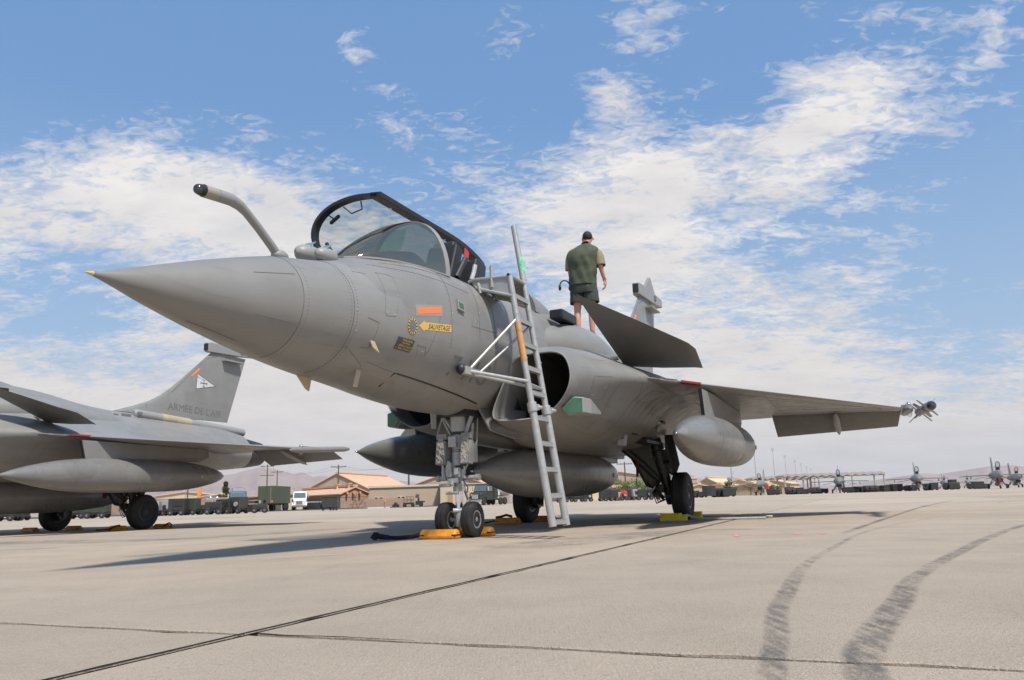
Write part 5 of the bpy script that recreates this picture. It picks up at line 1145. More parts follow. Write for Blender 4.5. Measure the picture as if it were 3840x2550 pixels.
# ---- right of the nose gear
h3 = gable('hangar', 2330, 260, 30, 40, 6.0, 8.6, -6, BEIGED, YROOF, 'wide beige hangar behind the bushy green trees', .5)
gable('workshop', 2350, 165, 4.6, 18, 2.3, 3.1, 33, BEIGEL, ORROOF, 'small orange-roofed shed beside the bushy green trees', .3)
gable('workshop', 2200, 150, 9, 14, 1.9, 2.6, 12, BEIGEL, ORFASC, 'cream and red low shed behind the boarding ladder', .3)
boxb('plant_room', 2598, 240, 3.2, 6, 5.2, 0, BEIGE, 'tall beige block beside the far wheel of the near jet')
for i, (u, Y, w_, e_, r_, yw, lb) in enumerate(((2655, 230, 9, 3.0, 5.2, -35, 'cream-roofed house left of the first light mast'), (2700, 210, 7, 2.2, 3.2, -30, 'long pale house just beside the first light mast'), (2625, 190, 6, 2.2, 3.0, 0, 'small tan house behind the dark crates'), (2775, 230, 8, 3.2, 4.5, -20, 'pale house behind the nearest single-engine fighter'),
        (2815, 200, 7, 2.2, 3.2, -35, 'low cream house under the nearest fighter\'s wing'), (2900, 240, 10, 3.0, 4.2, -30, 'tan house right of the nearest single-engine fighter'), (2590, 210, 7, 1.8, 2.6, -20, 'tan hut half hidden by the near jet\'s main wheel'))):
    gable('house', u, Y, w_, 14, e_, r_, yw, BEIGEL if i % 2 else BEIGE, YROOF, lb, .4)
# kiosks and small boxes
for u, Y, w_, h_, lb in ((2031, 96, .65, .85, 'small beige utility cabinet behind the ladder foot'), (2326, 100, .55, .95, 'white and beige utility cabinet between the ladder and the main wheel')):
    e = thing('utility_cabinet', spot(u, Y), R(10), lb, 'cabinet'); B().box((0, 0, h_/2), (w_, .6, h_)).obj('body', BEIGEL, e, smooth=False); B().box((0, 0, h_+.03), (w_+.08, .68, .06)).obj('lid', WTRUCK, e, smooth=False); B().box((w_/2+.02, -.1, h_/2), (.05, .4, h_*.9)).obj('side_post', WTRUCK, e, smooth=False)
hyd = thing('fire_hydrant', spot(1444, 95), 0, 'pinkish fire hydrant standing on the asphalt edge before the block wall', 'hydrant')
b = B().lathe([(0, .16), (.05, .16), (.06, .11), (.62, .11), (.64, .15), (.70, .15), (.72, .11), (.84, .07), (.90, .02)], (0, 0, 0), (0, 0, 1), 14); b.obj('barrel', mat('hydrant_pink', (.45, .26, .18), .6), hyd); B().cyl((-.2, 0, .48), (.2, 0, .48), .06, n=10).obj('outlet', MATS['hydrant_pink'], hyd)
kb = thing('kerb', spot(1420, 96), R(0), 'short white painted kerb on the apron edge by the hydrant', 'kerb'); B().box((0, 0, .04), (2.6, .25, .12)).obj('stone', WTRUCK, kb, smooth=False)

# ---- vehicles and carts
def wheels(e, xs, y, r_, w_=.25, name='wheel'):
    for x in xs:
        for s_ in (-1, 1):
            t = B().lathe([(-w_/2, r_*.55), (-w_/2, r_*.92), (-w_*.4, r_), (w_*.4, r_), (w_/2, r_*.92), (w_/2, r_*.55)], (x, s_*y, r_), (0, 1, 0), 18).obj(name, RUB, e); B().cyl((x, s_*y-w_*.42, r_), (x, s_*y+w_*.42, r_), r_*.5, n=12).obj('rim', GEARC, t)
def cab_truck(name, u, Y, yaw, paint, label, scale=1., stack=True):
    """bonneted truck; local -y is forward"""
    e = thing(name, spot(u, Y), R(yaw), label, 'truck')
    b = B().loft([[(-w_, y, z0), (w_, y, z0), (w_, y, z1), (w_*.93, y, z1+.06), (-w_*.93, y, z1+.06), (-w_, y, z1)] for y, w_, z0, z1 in ((-.0, .85, .75, 1.35), (.12, .92, .62, 1.50), (1.3, 1.03, .62, 1.72))]); b.obj('bonnet', paint, e, bevel=.04, smooth=False)
    b = B().loft([[(-w_, y, .7), (w_, y, .7), (w_, y, z1), (w_*.9, y, z1+.1), (-w_*.9, y, z1+.1), (-w_, y, z1)] for y, w_, z1 in ((1.3, 1.05, 1.75), (1.75, 1.0, 2.62), (2.05, 1.0, 2.72), (3.2, 1.02, 2.72))]); b.obj('cab', paint, e, bevel=.03, smooth=False)
    b = B().prism([(-.90, 1.285, 1.83), (.90, 1.285, 1.83), (.84, 1.70, 2.60), (-.84, 1.70, 2.60)], (0, -1, .4), .03); b.obj('windscreen', TGLASS, e, smooth=False)
    for s_ in (-1, 1):
        B().prism([(s_*1.06, 1.75, 1.85), (s_*1.06, 2.7, 1.85), (s_*1.03, 2.7, 2.5), (s_*1.03, 2.0, 2.5)], (s_, 0, 0), .02).obj('side_window', TGLASS, e, smooth=False)
        b = B().box((s_*1.28, 1.35, 2.15), (.14, .12, .55)).box((s_*1.18, 1.4, 2.42), (.2, .03, .03)); b.obj('mirror', CHROME if s_ else BLK, e, smooth=False)
        B().ball((s_*.78, .06, 1.0), .16, 10, 6, (1., .5, .6)).obj('headlight', LENS, e)
        b = B().loft([[(s_*.80, y, z0), (s_*1.12, y, z0), (s_*1.12, y, z0+.10), (s_*.80, y, z0+.14)] for y, z0 in ((-.02, .6), (.2, .98), (.6, 1.10), (1.0, .98), (1.2, .6))]); b.obj('mudguard', paint, e)
    b = B()
    b.box((0, -.02, 1.12), (.95, .08, .55)); gr = b.obj('grille', CHROME, e, smooth=False, bevel=.02)
    for k in range(5): B().box((0, -.07, .92+.1*k), (.85, .02, .04)).obj('grille_bar', GD, gr, smooth=False)
    B().box((0, -.14, .58), (2.1, .2, .3)).obj('bumper', CHROME if paint is WTRUCK else GREYC, e, smooth=False, bevel=.03)
    B().box((0, 4.2, .75), (.85, 6.4, .22)).obj('chassis', GEARD, e, smooth=False)
    if stack: b = B().cyl((-.95, 3.35, .8), (-.95, 3.35, 3.1), .09, n=10).cyl((-.95, 3.35, 3.1), (-1.02, 3.45, 3.3), .09, n=10); b.obj('exhaust_stack', CHROME, e)
    wheels(e, (), 0, .5)
    for y in (.62, 5.2, 6.4):
        for s_ in (-1, 1):
            t = B().lathe([(-.14, .28), (-.14, .46), (-.1, .50), (.1, .50), (.14, .46), (.14, .28)], (s_*.95, y, .5), (1, 0, 0), 18).obj('wheel', RUB, e); B().cyl((s_*.83, y, .5), (s_*1.08, y, .5), .27, n=12).obj('rim', CHROME, t)
    e.scale = (scale,)*3; return e
wt = cab_truck('lorry', 1122, 112, 13, WTRUCK, 'white bonneted lorry with chrome grille parked nose-on', .90)
B().box((0, 5.6, 1.0), (2.2, 4.8, .16)).obj('flatbed', GREYC, wt, smooth=False)
fl = thing('flatbed_trailer', spot(1185, 118), R(25), 'grey flatbed trailer standing behind the white lorry', 'trailer'); B().box((0, 0, 1.05), (6.0, 2.2, .16)).obj('deck', GREYC, fl, smooth=False); wheels(fl, (1.2, 2.3), .9, .42)
bt = cab_truck('lorry', 888, 104, 15, BTRUCK, 'blue bonneted lorry behind the olive ground carts', .95)
b = B().tube([(-1.0, 1.4, 2.5), (-.95, 1.5, 3.05), (-.5, 1.6, 3.3), (.5, 1.6, 3.3), (.95, 1.5, 3.05), (1.0, 1.4, 2.5)], .03, 6); b.obj('light_bar', CHROME, bt); B().box((0, 5.2, 1.35), (2.1, 4.2, .5)).obj('cargo_bed', OLIVE, bt, smooth=False)
t2 = thing('flatbed_trailer', spot(945, 106), R(60), 'olive flatbed trailer between the blue lorry and the green box trailer', 'trailer'); B().box((0, 0, 1.2), (4.6, 2.2, .3)).obj('deck', OLIVE, t2, smooth=False); wheels(t2, (-1.0, .2), .9, .45)
bx = thing('box_trailer', spot(996, 104), R(-2), 'tall olive green box trailer with its doors towards the apron', 'trailer')
B().box((0, 3.3, 2.05), (2.15, 6.6, 2.25)).obj('body', OLIVE, bx, smooth=False, bevel=.02)
for x in (-.52, .52): B().box((x, -.03, 2.05), (1.0, .05, 2.15)).obj('door', OLIVE, bx, smooth=False)
B().cyl((.62, -.08, .95), (.62, -.08, 3.0), .025, n=8).obj('lock_rod', GREYC, bx); b = B().ball((-.1, -.15, 1.35), .17, 10, 6, (1, .5, 1)); b.obj('spare_reel', BLK, bx); B().box((-.75, -.06, 1.2), (.28, .02, .42)).obj('notice_plate', TAN, bx, smooth=False); B().box((.82, -.06, 1.2), (.2, .02, .3)).obj('reflector_plate', ORANGE, bx, smooth=False)
B().box((0, 3.6, .85), (1.0, 5.8, .2)).obj('chassis', GEARD, bx, smooth=False)
for y in (4.6, 5.6):
    for s_ in (-1, 1): B().lathe([(-.14, .28), (-.14, .46), (-.1, .50), (.1, .50), (.14, .46), (.14, .28)], (s_*.9, y, .5), (1, 0, 0), 16).obj('wheel', RUB, bx)
for x in (-.6, .6): B().box((x, 1.2, .4), (.12, .12, .8)).obj('landing_leg', GEARD, bx, smooth=False)
ft = cab_truck('fuel_truck', 1782, 88, -28, DOLIVE, 'dark green fuel truck behind the nose wheels with a red lettered tank', .82, False)
B().box((0, 3.7, 1.7), (2.2, .9, 2.0)).obj('pump_cabinet', DOLIVE, ft, smooth=False)
b = B().loft([[(1.1*math.cos(a), y, 1.85+.75*math.sin(a)) for a in [2*math.pi*i/18 for i in range(18)]] for y in (4.2, 8.0)]); b.obj('tank', GREYC, ft)
for k, t_ in enumerate(('NO', 'SMOKING', 'JP-8')):
    vs, fs, w_ = text_mesh(t_, .30); b = B(); b.add([(1.115, 5.3+u, 2.15-.42*k+v) for u, v in vs], fs); b.obj('tank_lettering', RED, ft, recalc=False)
B().box((-.62, -.27, .72), (.26, .02, .26), Matrix.Rotation(R(45), 3, 'Y')).obj('hazard_placard', REDF, ft, smooth=False); B().box((1.15, 4.4, 1.5), (.03, .3, .5)).obj('hazard_placard', WTRUCK, ft, smooth=False)
b = B().ball((-.5, -.1, 1.32), .14, 10, 6); b.obj('beacon', ORG, ft)
def cart(u, Y, yaw, L, W2, H, m, label, kind=0, tow=True):
    e = thing('ground_cart', spot(u, Y), R(yaw), label, 'ground cart', 'ground support carts parked in a row')
    r_ = .24
    body = B().box((0, 0, r_+.12+(H-r_)/2), (L, W2, H-r_-.12)); body.obj('housing', m, e, smooth=False, bevel=.04)
    B().box((0, 0, r_+.12), (L*1.04, W2*.9, .12)).obj('chassis', GEARD, e, smooth=False)
    if kind == 1: B().box((L*.1, -W2/2-.02, H*.72), (L*.6, .04, H*.28)).obj('louvre', GEARD, e, smooth=False); B().box((-L*.3, -W2/2-.02, H*.55), (L*.22, .03, H*.4)).obj('door', m, e, smooth=False)
    if kind == 2: B().cyl((-L*.55, 0, H*.62), (-L*.2, 0, H*.62), H*.2, n=14).obj('air_duct', m, e); B().box((L*.25, 0, H+.03), (L*.4, W2*.8, .1)).obj('lid', m, e, smooth=False)
    if kind == 3: B().cyl((L*.2, -W2/2-.02, H*.6), (L*.2, -W2/2-.12, H*.6), H*.14, n=14).obj('gauge', GREYC, e); B().box((-L*.2, -W2/2-.02, H*.5), (L*.3, .03, H*.45)).obj('door', GEARD, e, smooth=False)
    if kind == 4: b = B().tube([(-L*.4, 0, H), (-L*.4, 0, H+.7), (L*.35, 0, H+.7), (L*.45, 0, H)], .03, 6); b.obj('roll_bar', GREYC, e)
    if tow: b = B().tube([(-L/2, 0, r_), (-L/2-.55, 0, .16)], .03, 6); b.obj('tow_bar', GEARD, e)
    for x in (-L*.34, L*.34):
        for s_ in (-1, 1): t = B().lathe([(-.08, .1), (-.08, .22), (-.05, r_), (.05, r_), (.08, .22), (.08, .1)], (x, s_*W2*.48, r_), (0, 1, 0), 14).obj('wheel', RUB, e); B().cyl((x, s_*W2*.48-.085, r_), (x, s_*W2*.48+.085, r_), .085, n=8).obj('rim', GEARC, t)
    return e
for a in ((572, 66, 8, 1.15, .9, 1.15, GREYC, 'light grey ground cart just right of the left jet\'s main wheel', 0), (630, 67, 5, .9, .9, 1.2, GREYC, 'narrow pale grey cart with a small red label', 3), (668, 66, 0, 1.3, 1.0, 1.30, DOLIVE, 'dark olive cart with rounded cover beside the pale grey cart', 1), (714, 67, -5, 1.3, 1.0, 1.30, COLIVE, 'olive cart with a tall tubular roll bar', 4),
          (765, 68, 10, .9, .8, .75, DOLIVE, 'low dark blower cart under the orange boom', 2), (806, 66, 3, 1.35, 1.0, .95, DOLIVE, 'low grey-green cart with rounded front in the row', 1), (845, 67, -8, 1.2, 1.0, 1.15, DOLIVE, 'tall olive cart with an open side panel', 1), (893, 67, -20, 1.1, 1.1, 1.30, COLIVE, 'square olive cart with a white plate and short legs, right end of the row', 3), (974, 68, 12, 1.2, .8, .68, DOLIVE, 'small dark heater cart with a round duct in front of the box trailer', 2),
          (20, 60, 0, 2.0, 1.0, 1.1, COLIVE, 'olive cart at the far left picture edge behind the left jet', 1), (70, 62, 6, 1.2, 1.0, .95, DOLIVE, 'dark cart second from the left edge', 3), (290, 62, 0, 1.7, 1.0, 1.35, COLIVE, 'long olive cart between the left jet\'s two main wheels', 1), (365, 61, 4, 1.6, 1.0, 1.45, COLIVE, 'pale olive cart just left of the left jet\'s near wheel', 1), (330, 66, 4, 1.0, 1.0, 1.1, DOLIVE, 'dark cart behind the two olive carts by the left jet', 1)):
    cart(*a[:7], a[7], a[8])
cr_ = thing('crane_boom', spot(742, 78), R(15), 'bright orange raised lifting boom standing between the olive carts', 'lift')
B().box((0, 0, .35), (1.2, .8, .5)).obj('base', GEARD, cr_, smooth=False); b = B().loft([[(x-.10+.2*q, y, z) for q, y in ((0, -.1), (1, -.1), (1, .1), (0, .1))] for x, z in ((-.25, .5), (.0, 1.6))]).box((.08, 0, 2.0), (.28, .22, .9), Matrix.Rotation(R(9), 3, 'Y')); b.obj('boom', CRANE, cr_, smooth=False)
wheels(cr_, (-.4, .4), .35, .18, .12)
fo = thing('flood_lamp', spot(795, 74), 0, 'pair of silver flood lamp reflectors above the low carts', 'lamp'); B().cyl((0, 0, 0), (0, 0, 1.35), .03, n=6).obj('mast', POLE, fo)
for x in (-.32, .32): B().ball((x, 0, 1.42), .30, 14, 8, (1, .5, .6)).obj('reflector', CHROME, fo)
bi = thing('rolling_bin', spot(1236, 72), R(10), 'dark green rolling bin on casters with a side tow handle', 'bin')
B().box((0, 0, .72), (1.35, .85, .90)).obj('body', DOLIVE, bi, smooth=False, bevel=.03); B().box((0, 0, 1.18), (1.42, .92, .05)).obj('lid', DOLIVE, bi, smooth=False)
b = B().tube([(-.7, 0, 1.1), (-.85, 0, .9), (-.95, 0, .1)], .03, 6); b.obj('handle', GEARD, bi)
for x in (-.55, .1, .35, .6): b = B().cyl((x, -.3, .30), (x, -.3, .12), .03, n=6).cyl((x, -.35, .11), (x, -.25, .11), .11, n=12); b.obj('caster', RUB, bi)
st_ = thing('maintenance_stand', spot(1338, 100), R(10), 'thin metal work stand in front of the orange-roofed workshop', 'stand')
b = B()
for p in (((-.6, 0, 0), (-.1, 0, 1.55)), ((.1, 0, 0), (-.35, 0, 1.6)), ((-.9, 0, .55), (.6, 0, .55)), ((-.8, 0, 1.05), (.7, 0, 1.05)), ((.1, 0, 0), (.75, 0, 1.05)), ((-.5, 0, 1.6), (.3, 0, 1.6))): b.tube(p, .025, 5)
tag(b.obj('frame', GEARD, st_), kind='stuff')
ms_ = thing('tow_rig', spot(1545, 100), 0, 'dark railed service rig and hoist parked on the asphalt before the offices', 'service cart')
B().box((-.4, 0, .42), (1.3, .7, .2)).obj('deck', GEARD, ms_, smooth=False)
b = B()
for x in (-1.0, -.6, -.2, .2): b.tube([(x, 0, .45), (x, 0, 1.25)], .025, 5)
for z in (.85, 1.25): b.tube([(-1.0, 0, z), (.2, 0, z)], .025, 5)
tag(b.obj('railing', GEARD, ms_), kind='stuff'); b = B().box((.9, 0, .45), (.9, .6, .5)).box((.8, 0, .85), (.2, .3, .5)).box((1.35, 0, .6), (.5, .2, .15)).box((-2., 0, .2), (.8, .5, .3)).ball((-2, 0, .4), .25, 8, 5); tag(b.obj('hoist', DOLIVE, ms_, smooth=False), kind='stuff'); wheels(ms_, (-.9, .1, 1.1), .3, .2, .12)
# dark crates and carts in a row, right of the ladder
rnd = random.Random(11)
row = [(2105, 1.0, .62), (2135, .9, .60), (2170, 1.2, .55), (2205, 1.0, .7), (2262, .9, .9), (2282, 1.0, 1.0), (2302, .9, .9), (2342, .7, .75), (2362, .8, .95), (2385, .9, .9), (2408, 1.0, .85), (2432, .8, .8), (2455, 1.1, .9)]
word = ['first', 'second', 'third', 'fourth', 'fifth', 'sixth', 'seventh', 'eighth', 'ninth', 'tenth', 'eleventh', 'twelfth', 'thirteenth']
for i, (u, w_, h_) in enumerate(row):
    m_ = REDF if i == 7 else (DOLIVE if i % 3 else GEARD) if i != 9 else GREYC
    e = cart(u, 98+rnd.uniform(-3, 3), rnd.uniform(-12, 12), w_, .9, h_+.35, m_, ('red' if i == 7 else 'grey' if i == 9 else 'dark')+' equipment cart, '+word[i]+' from the ladder in the row beneath the hangars', i % 4, False)
def far_row(us, Y, base, h0=.9):
    for i, u in enumerate(us):
        e = thing('equipment_crate', spot(u, Y+rnd.uniform(-4, 4)), R(rnd.uniform(-20, 20)), ORD[i]+' from left, '+base, 'crate', base)
        w_ = rnd.uniform(1.2, 2.0); h_ = rnd.uniform(.7, 1.2)*h0/.9; B().box((0, 0, h_/2+.15), (w_, 1.1, h_)).obj('box', rnd.choice((DOLIVE, GEARD, DOLIVE, GEARD)), e, smooth=False, bevel=.04); B().cyl((-w_*.3, -.5, .2), (-w_*.3, .5, .2), .2, n=8).obj('wheel', RUB, e); B().cyl((w_*.3, -.5, .2), (w_*.3, .5, .2), .2, n=8).obj('wheel', RUB, e)
far_row((2512, 2600, 2618, 2636, 2688, 2702, 2718, 2735), 125, 'dark crates right of the near jet\'s main wheel')
bk = thing('shelter_container', spot(2660, 120), R(8), 'dark boxy shelter container right of the near jet\'s main wheel', 'container'); B().box((0, 0, .95), (1.35, 2.0, 1.5)).obj('body', DOLIVE, bk, smooth=False, bevel=.03); B().box((-.3, -1.01, 1.0), (.5, .04, .9)).obj('door', GEARD, bk, smooth=False)
far_row((2892, 2905, 2962, 2978, 2992, 3006, 3020, 3035, 3052, 3070, 3088), 150, 'dark carts under the left part of the shelter')
far_row((3180, 3200, 3218, 3236, 3252, 3268, 3285, 3300, 3318, 3345, 3362, 3385, 3405, 3420), 146, 'dark carts between the second and third far fighters')
far_row((3480, 3505, 3560, 3578, 3650, 3668, 3680, 3695), 150, 'dark carts between the third and fourth far fighters')
# tank-like ground tractors with paired round ends
for u in (2965, 3060, 3255, 3273): 
    e = thing('bomb_trolley', spot(u, 140), R(rnd.uniform(-10, 10)), 'paired round-ended trolley, '+ORD[(2965, 3060, 3255, 3273).index(u)]+' from the left among the far carts', 'trolley', 'trolleys with paired round ends among the far carts')
    B().box((0, 0, .4), (1.2, 1.6, .15)).obj('frame', GEARD, e, smooth=False)
    for x in (-.35, .35): B().lathe([(0, .1), (.05, .3), (1.4, .3), (1.6, .1)], (x, -.8, .85), (0, 1, 0), 14).obj('canister', FDARK, e)
    wheels(e, (-.4, .4), .5, .2, .12)

# ---- far single-engine fighters, noses towards the apron
def far_fighter():
    e = thing('parked_fighter')
    secs = [(0, 1.9, .02, .02), (.5, 1.92, .16, .16), (1.4, 1.98, .36, .38), (2.4, 2.05, .46, .52), (3.6, 2.12, .52, .66), (5, 2.15, .62, .62), (7, 2.1, .85, .60), (10, 2.05, .95, .58), (12.5, 2.0, .75, .58), (14.2, 2.0, .55, .52), (14.9, 2.0, .48, .48)]
    B().loft([[(x_*math.cos(a), y, z+h*math.sin(a)) for a in [2*math.pi*i/24 for i in range(24)]] for y, z, x_, h in [(lerp(0, 14.9, k/40),)+tuple(interp(secs, lerp(0, 14.9, k/40))) for k in range(41)]]).obj('fuselage', FJET, e)
    r_ = [[(x_*math.cos(a), y, z+h*math.sin(a)) for a in [2*math.pi*i/20 for i in range(20)]] for y, z, x_, h in ((3.9, 1.28, .46, .34), (4.0, 1.28, .50, .38), (6, 1.38, .62, .45), (9, 1.6, .6, .45))]
    it = B().loft(r_, caps=False).obj('intake', FJET, e); B().loft([[(.46*math.cos(a), 3.95, 1.28+.32*math.sin(a)) for a in [2*math.pi*i/20 for i in range(20)]], [(.36*math.cos(a), 5.2, 1.32+.28*math.sin(a)) for a in [2*math.pi*i/20 for i in range(20)]]]).obj('intake_opening', BLK, it)
    for s_ in (-1, 1):
        B().loft([[(s_*x, y0, z+.05), (s_*x, (y0+y1)/2, z+.10), (s_*x, y1, z+.02), (s_*x, (y0+y1)/2, z-.04)] for x, y0, y1, z in ((.6, 5.4, 10.8, 2.05), (1.2, 7.0, 10.8, 2.05), (4.7, 9.7, 10.8, 1.98))]).obj('wing', FJET, e, smooth=False)
        B().loft([[(s_*x, y0, z+.04), (s_*x, y1, z), (s_*x, y0+.3, z-.03)] for x, y0, y1, z in ((.7, 12.4, 14.9, 1.95), (2.8, 14.2, 15.1, 1.55))]).obj('tailplane', FJET, e, smooth=False)
        B().lathe([(0, .01), (.3, .07), (2.6, .07), (2.7, .02)], (s_*4.85, 8.6, 1.98), (0, 1, 0), 8).obj('tip_missile', FJET, e)
        b = B().box((s_*3.4, 9.3, 1.80), (.08, 1.6, .28)).lathe([(0, .02), (.4, .09), (2.4, .09), (2.6, .05)], (s_*3.4, 8.3, 1.60), (0, 1, 0), 8); b.obj('wing_store', FJET, e)
        b = B().tube([(s_*.5, 8.6, 1.5), (s_*.95, 8.5, .8), (s_*1.15, 8.4, .35)], .07, 8).tube([(s_*.3, 7.6, 1.4), (s_*1.0, 8.3, .5)], .05, 6); mg_ = b.obj('main_gear', WHITE, e); B().cyl((s_*1.10, 8.4, .34), (s_*1.34, 8.4, .34), .34, n=16).obj('wheel', RUB, e)
        B().prism([(s_*.62, 7.6, 1.35), (s_*.62, 8.9, 1.35), (s_*.85, 8.8, .75), (s_*.85, 7.8, .75)], (s_, 0, 0), .03).obj('gear_door', FJET, e, smooth=False)
    b = B().tube([(0, 4.6, 1.1), (0, 4.4, .30)], .06, 8); b.obj('nose_gear', WHITE, e); B().cyl((-.12, 4.4, .24), (.12, 4.4, .24), .24, n=14).obj('wheel', RUB, e); B().prism([(.2, 4.5, 1.1), (.2, 5.4, 1.1), (.35, 5.4, .55), (.35, 4.7, .55)], (1, 0, 0), .03).obj('gear_door', FJET, e, smooth=False)
    B().loft([[(-t_, y0, z), (t_, y0+.1, z), (t_, y1, z), (-t_, y1, z)] for t_, y0, y1, z in ((.10, 10.6, 14.2, 2.5), (.05, 13.0, 14.6, 4.95))]).obj('fin', FJET, e, smooth=False)
    A_ = [math.pi*i/20 for i in range(21)]
    def hoop(d, t, g=0.): # canopy raised about a hinge behind the seat
        y = 3.5+d; w_ = .40*(math.sin(math.pi*min(1, (d+.35)/2.2))**.5); q = []
        for a in A_:
            p = Vector(((w_+g)*math.cos(a), y, 2.62+(.62*w_/.4+g)*math.sin(a))); h_ = Vector((0, 5.3, 2.62)); p = Matrix.Rotation(R(-34), 3, 'X') @ (p-h_)+h_; q.append(p)
        return q
    B().loft([hoop(d, 0) for d in (0, .4, .8, 1.2, 1.6)], closed=False).obj('canopy_glass', GLC, e)
    h0, h1 = hoop(0, 0), hoop(1.7, 0); b = B().tube(h0, .05, 6).tube(h1, .04, 6).tube([h0[0], h1[0]], .045, 6).tube([h0[-1], h1[-1]], .045, 6); b.obj('canopy_frame', BLK, e)
    b = B().box((0, 4.6, 2.85), (.5, .5, .7)); b.obj('ejection_seat', BLK, e, smooth=False, bevel=.05); B().loft([[(x_*math.cos(a), y, 2.45+h*math.sin(a)) for a in A_] for y, x_, h in ((3.0, .3, .1), (3.5, .40, .30), (4.9, .42, .22), (6.5, .4, .35), (9.5, .25, .2))], closed=False).obj('cockpit_coaming', FJET, e)
    B().lathe([(0, .02), (.5, .18), (1.2, .32), (4.0, .32), (5.2, .1)], (0, 5.5, .72), (0, 1, 0), 16).obj('belly_tank', FJET, e)
    return e
f0 = far_fighter()
FG = 'single-engine fighters parked nose-on across the apron'
def setf(e, u, Y, yaw, lb, s_=1.):
    e.location = spot(u, Y)-Matrix.Rotation(R(yaw), 3, 'Z') @ Vector((0, 4.4*s_, 0)); e.rotation_euler = (0, 0, R(yaw)); e.scale = (s_,)*3; tag(e, lb, 'fighter jet', FG)
setf(f0, 3150, 140, -22, 'far grey fighter standing in front of the shade shelter', 1.)
f1 = copy_tree(f0); setf(f1, 2853, 150, -22, 'leftmost far grey fighter, just right of the near jet\'s drop tank', 1.)
f2 = copy_tree(f0); setf(f2, 3446, 134, -24, 'far grey fighter right of the shade shelter with its canopy up', 1.)
f3 = copy_tree(f0); setf(f3, 3752, 124, -26, 'rightmost large far fighter with a red nose intake cover', 1.02)
b = B().prism([(-.22, 3.86, 1.0), (.2, 3.86, 1.1), (.15, 3.86, 1.6), (-.2, 3.86, 1.55)], (0, -1, 0), .06); b.obj('intake_cover', REDF, f3, smooth=False)
b = B().prism([(-.15, 3.86, .95), (.15, 3.86, .95), (.1, 3.86, 1.25), (-.1, 3.86, 1.25)], (0, -1, 0), .06); b.obj('intake_cover', ORG, f2, smooth=False)
b = B().box((1.3, 4.0, 1.2), (.5, .4, 1.5)); b.obj('engine_cover', REDF, f1, smooth=False, bevel=.1)
for u, Y, yw, lb in ((3545, 250, -24, 'tiny far fighter between the third and fourth far fighters'), (3632, 260, -30, 'tiny far fighter left of the rightmost large fighter'), (3820, 160, -24, 'partly cropped far fighter at the right picture edge'), (2975, 300, -15, 'tiny fighter under the left end of the shade shelter')):
    k = copy_tree(f0); setf(k, u, Y, yw, lb, 1.)
tw = thing('parked_tractor', spot(3572, 160), 0, 'dark boxy tow tractor left of the rightmost fighter', 'tractor'); B().box((0, 0, .9), (2.2, 1.8, .9)).obj('body', DOLIVE, tw, smooth=False, bevel=.1); B().box((.1, 0, 1.6), (1.1, 1.5, .7)).obj('cab', GEARD, tw, smooth=False, bevel=.1); wheels(tw, (-.7, .7), .85, .42)
for u, lb in ((2918, 'person sitting by the shelter post left of the carts'), (2895, 'person standing beside the leftmost far fighter')):
    e = thing('person', spot(u, 150), 0, lb, 'person'); b = B().loft([[(x_*math.cos(a), .8*x_*math.sin(a), z) for a in [2*math.pi*i/12 for i in range(12)]] for z, x_ in ((0, .22), (.1, .30), (.7, .2), (1.1, .26), (1.35, .22), (1.42, .08), (1.5, .10), (1.62, .12), (1.72, .05))]); b.obj('body', DOLIVE, e); B().ball((0, 0, 1.62), .12, 10, 6).obj('cap', STRAP, e)
# ---- shade shelter: four rows of folded roof on posts
sh = thing('shade_shelter', spot(2945, 205), R(4), 'long white shade shelter with zigzag roof edges on square posts', 'shelter')
for r_ in range(5):
    y = r_*22.; x0 = 0; n = 12; wv_ = 2.22
    pts = []
    for i in range(n*2+1): pts.append((i*wv_/2, 4.6+(.42 if i % 2 else 0)))
    poly = [(x, y, z) for x, z in pts]+[(x, y, z-.62) for x, z in reversed(pts)]
    vs = [(x, yy, z) for yy in (y, y+5.5) for x, z in pts]+[(x, yy, z-.55) for yy in (y, y+5.5) for x, z in pts]; m_ = len(pts)
    fs = [(i, i+1, m_+i+1, m_+i) for i in range(m_-1)]+[(2*m_+i, 2*m_+i+1, 3*m_+i+1, 3*m_+i) for i in range(m_-1)]+[(i, i+1, 2*m_+i+1, 2*m_+i) for i in range(m_-1)]+[(m_+i, m_+i+1, 3*m_+i+1, 3*m_+i) for i in range(m_-1)]+[(0, m_, 3*m_, 2*m_), (m_-1, 2*m_-1, 4*m_-1, 3*m_-1)]
    b = B(); b.add(vs, fs); b.obj('roof', SHADEM, sh, smooth=False)
    for x in (.3, 9.2, 18., 26.4):
        for yy in (y+.3, y+5.2): B().box((x, yy, 2.05), (.42 if x < 1 else .28, .3, 4.1)).obj('post', SHADEM, sh, smooth=False)
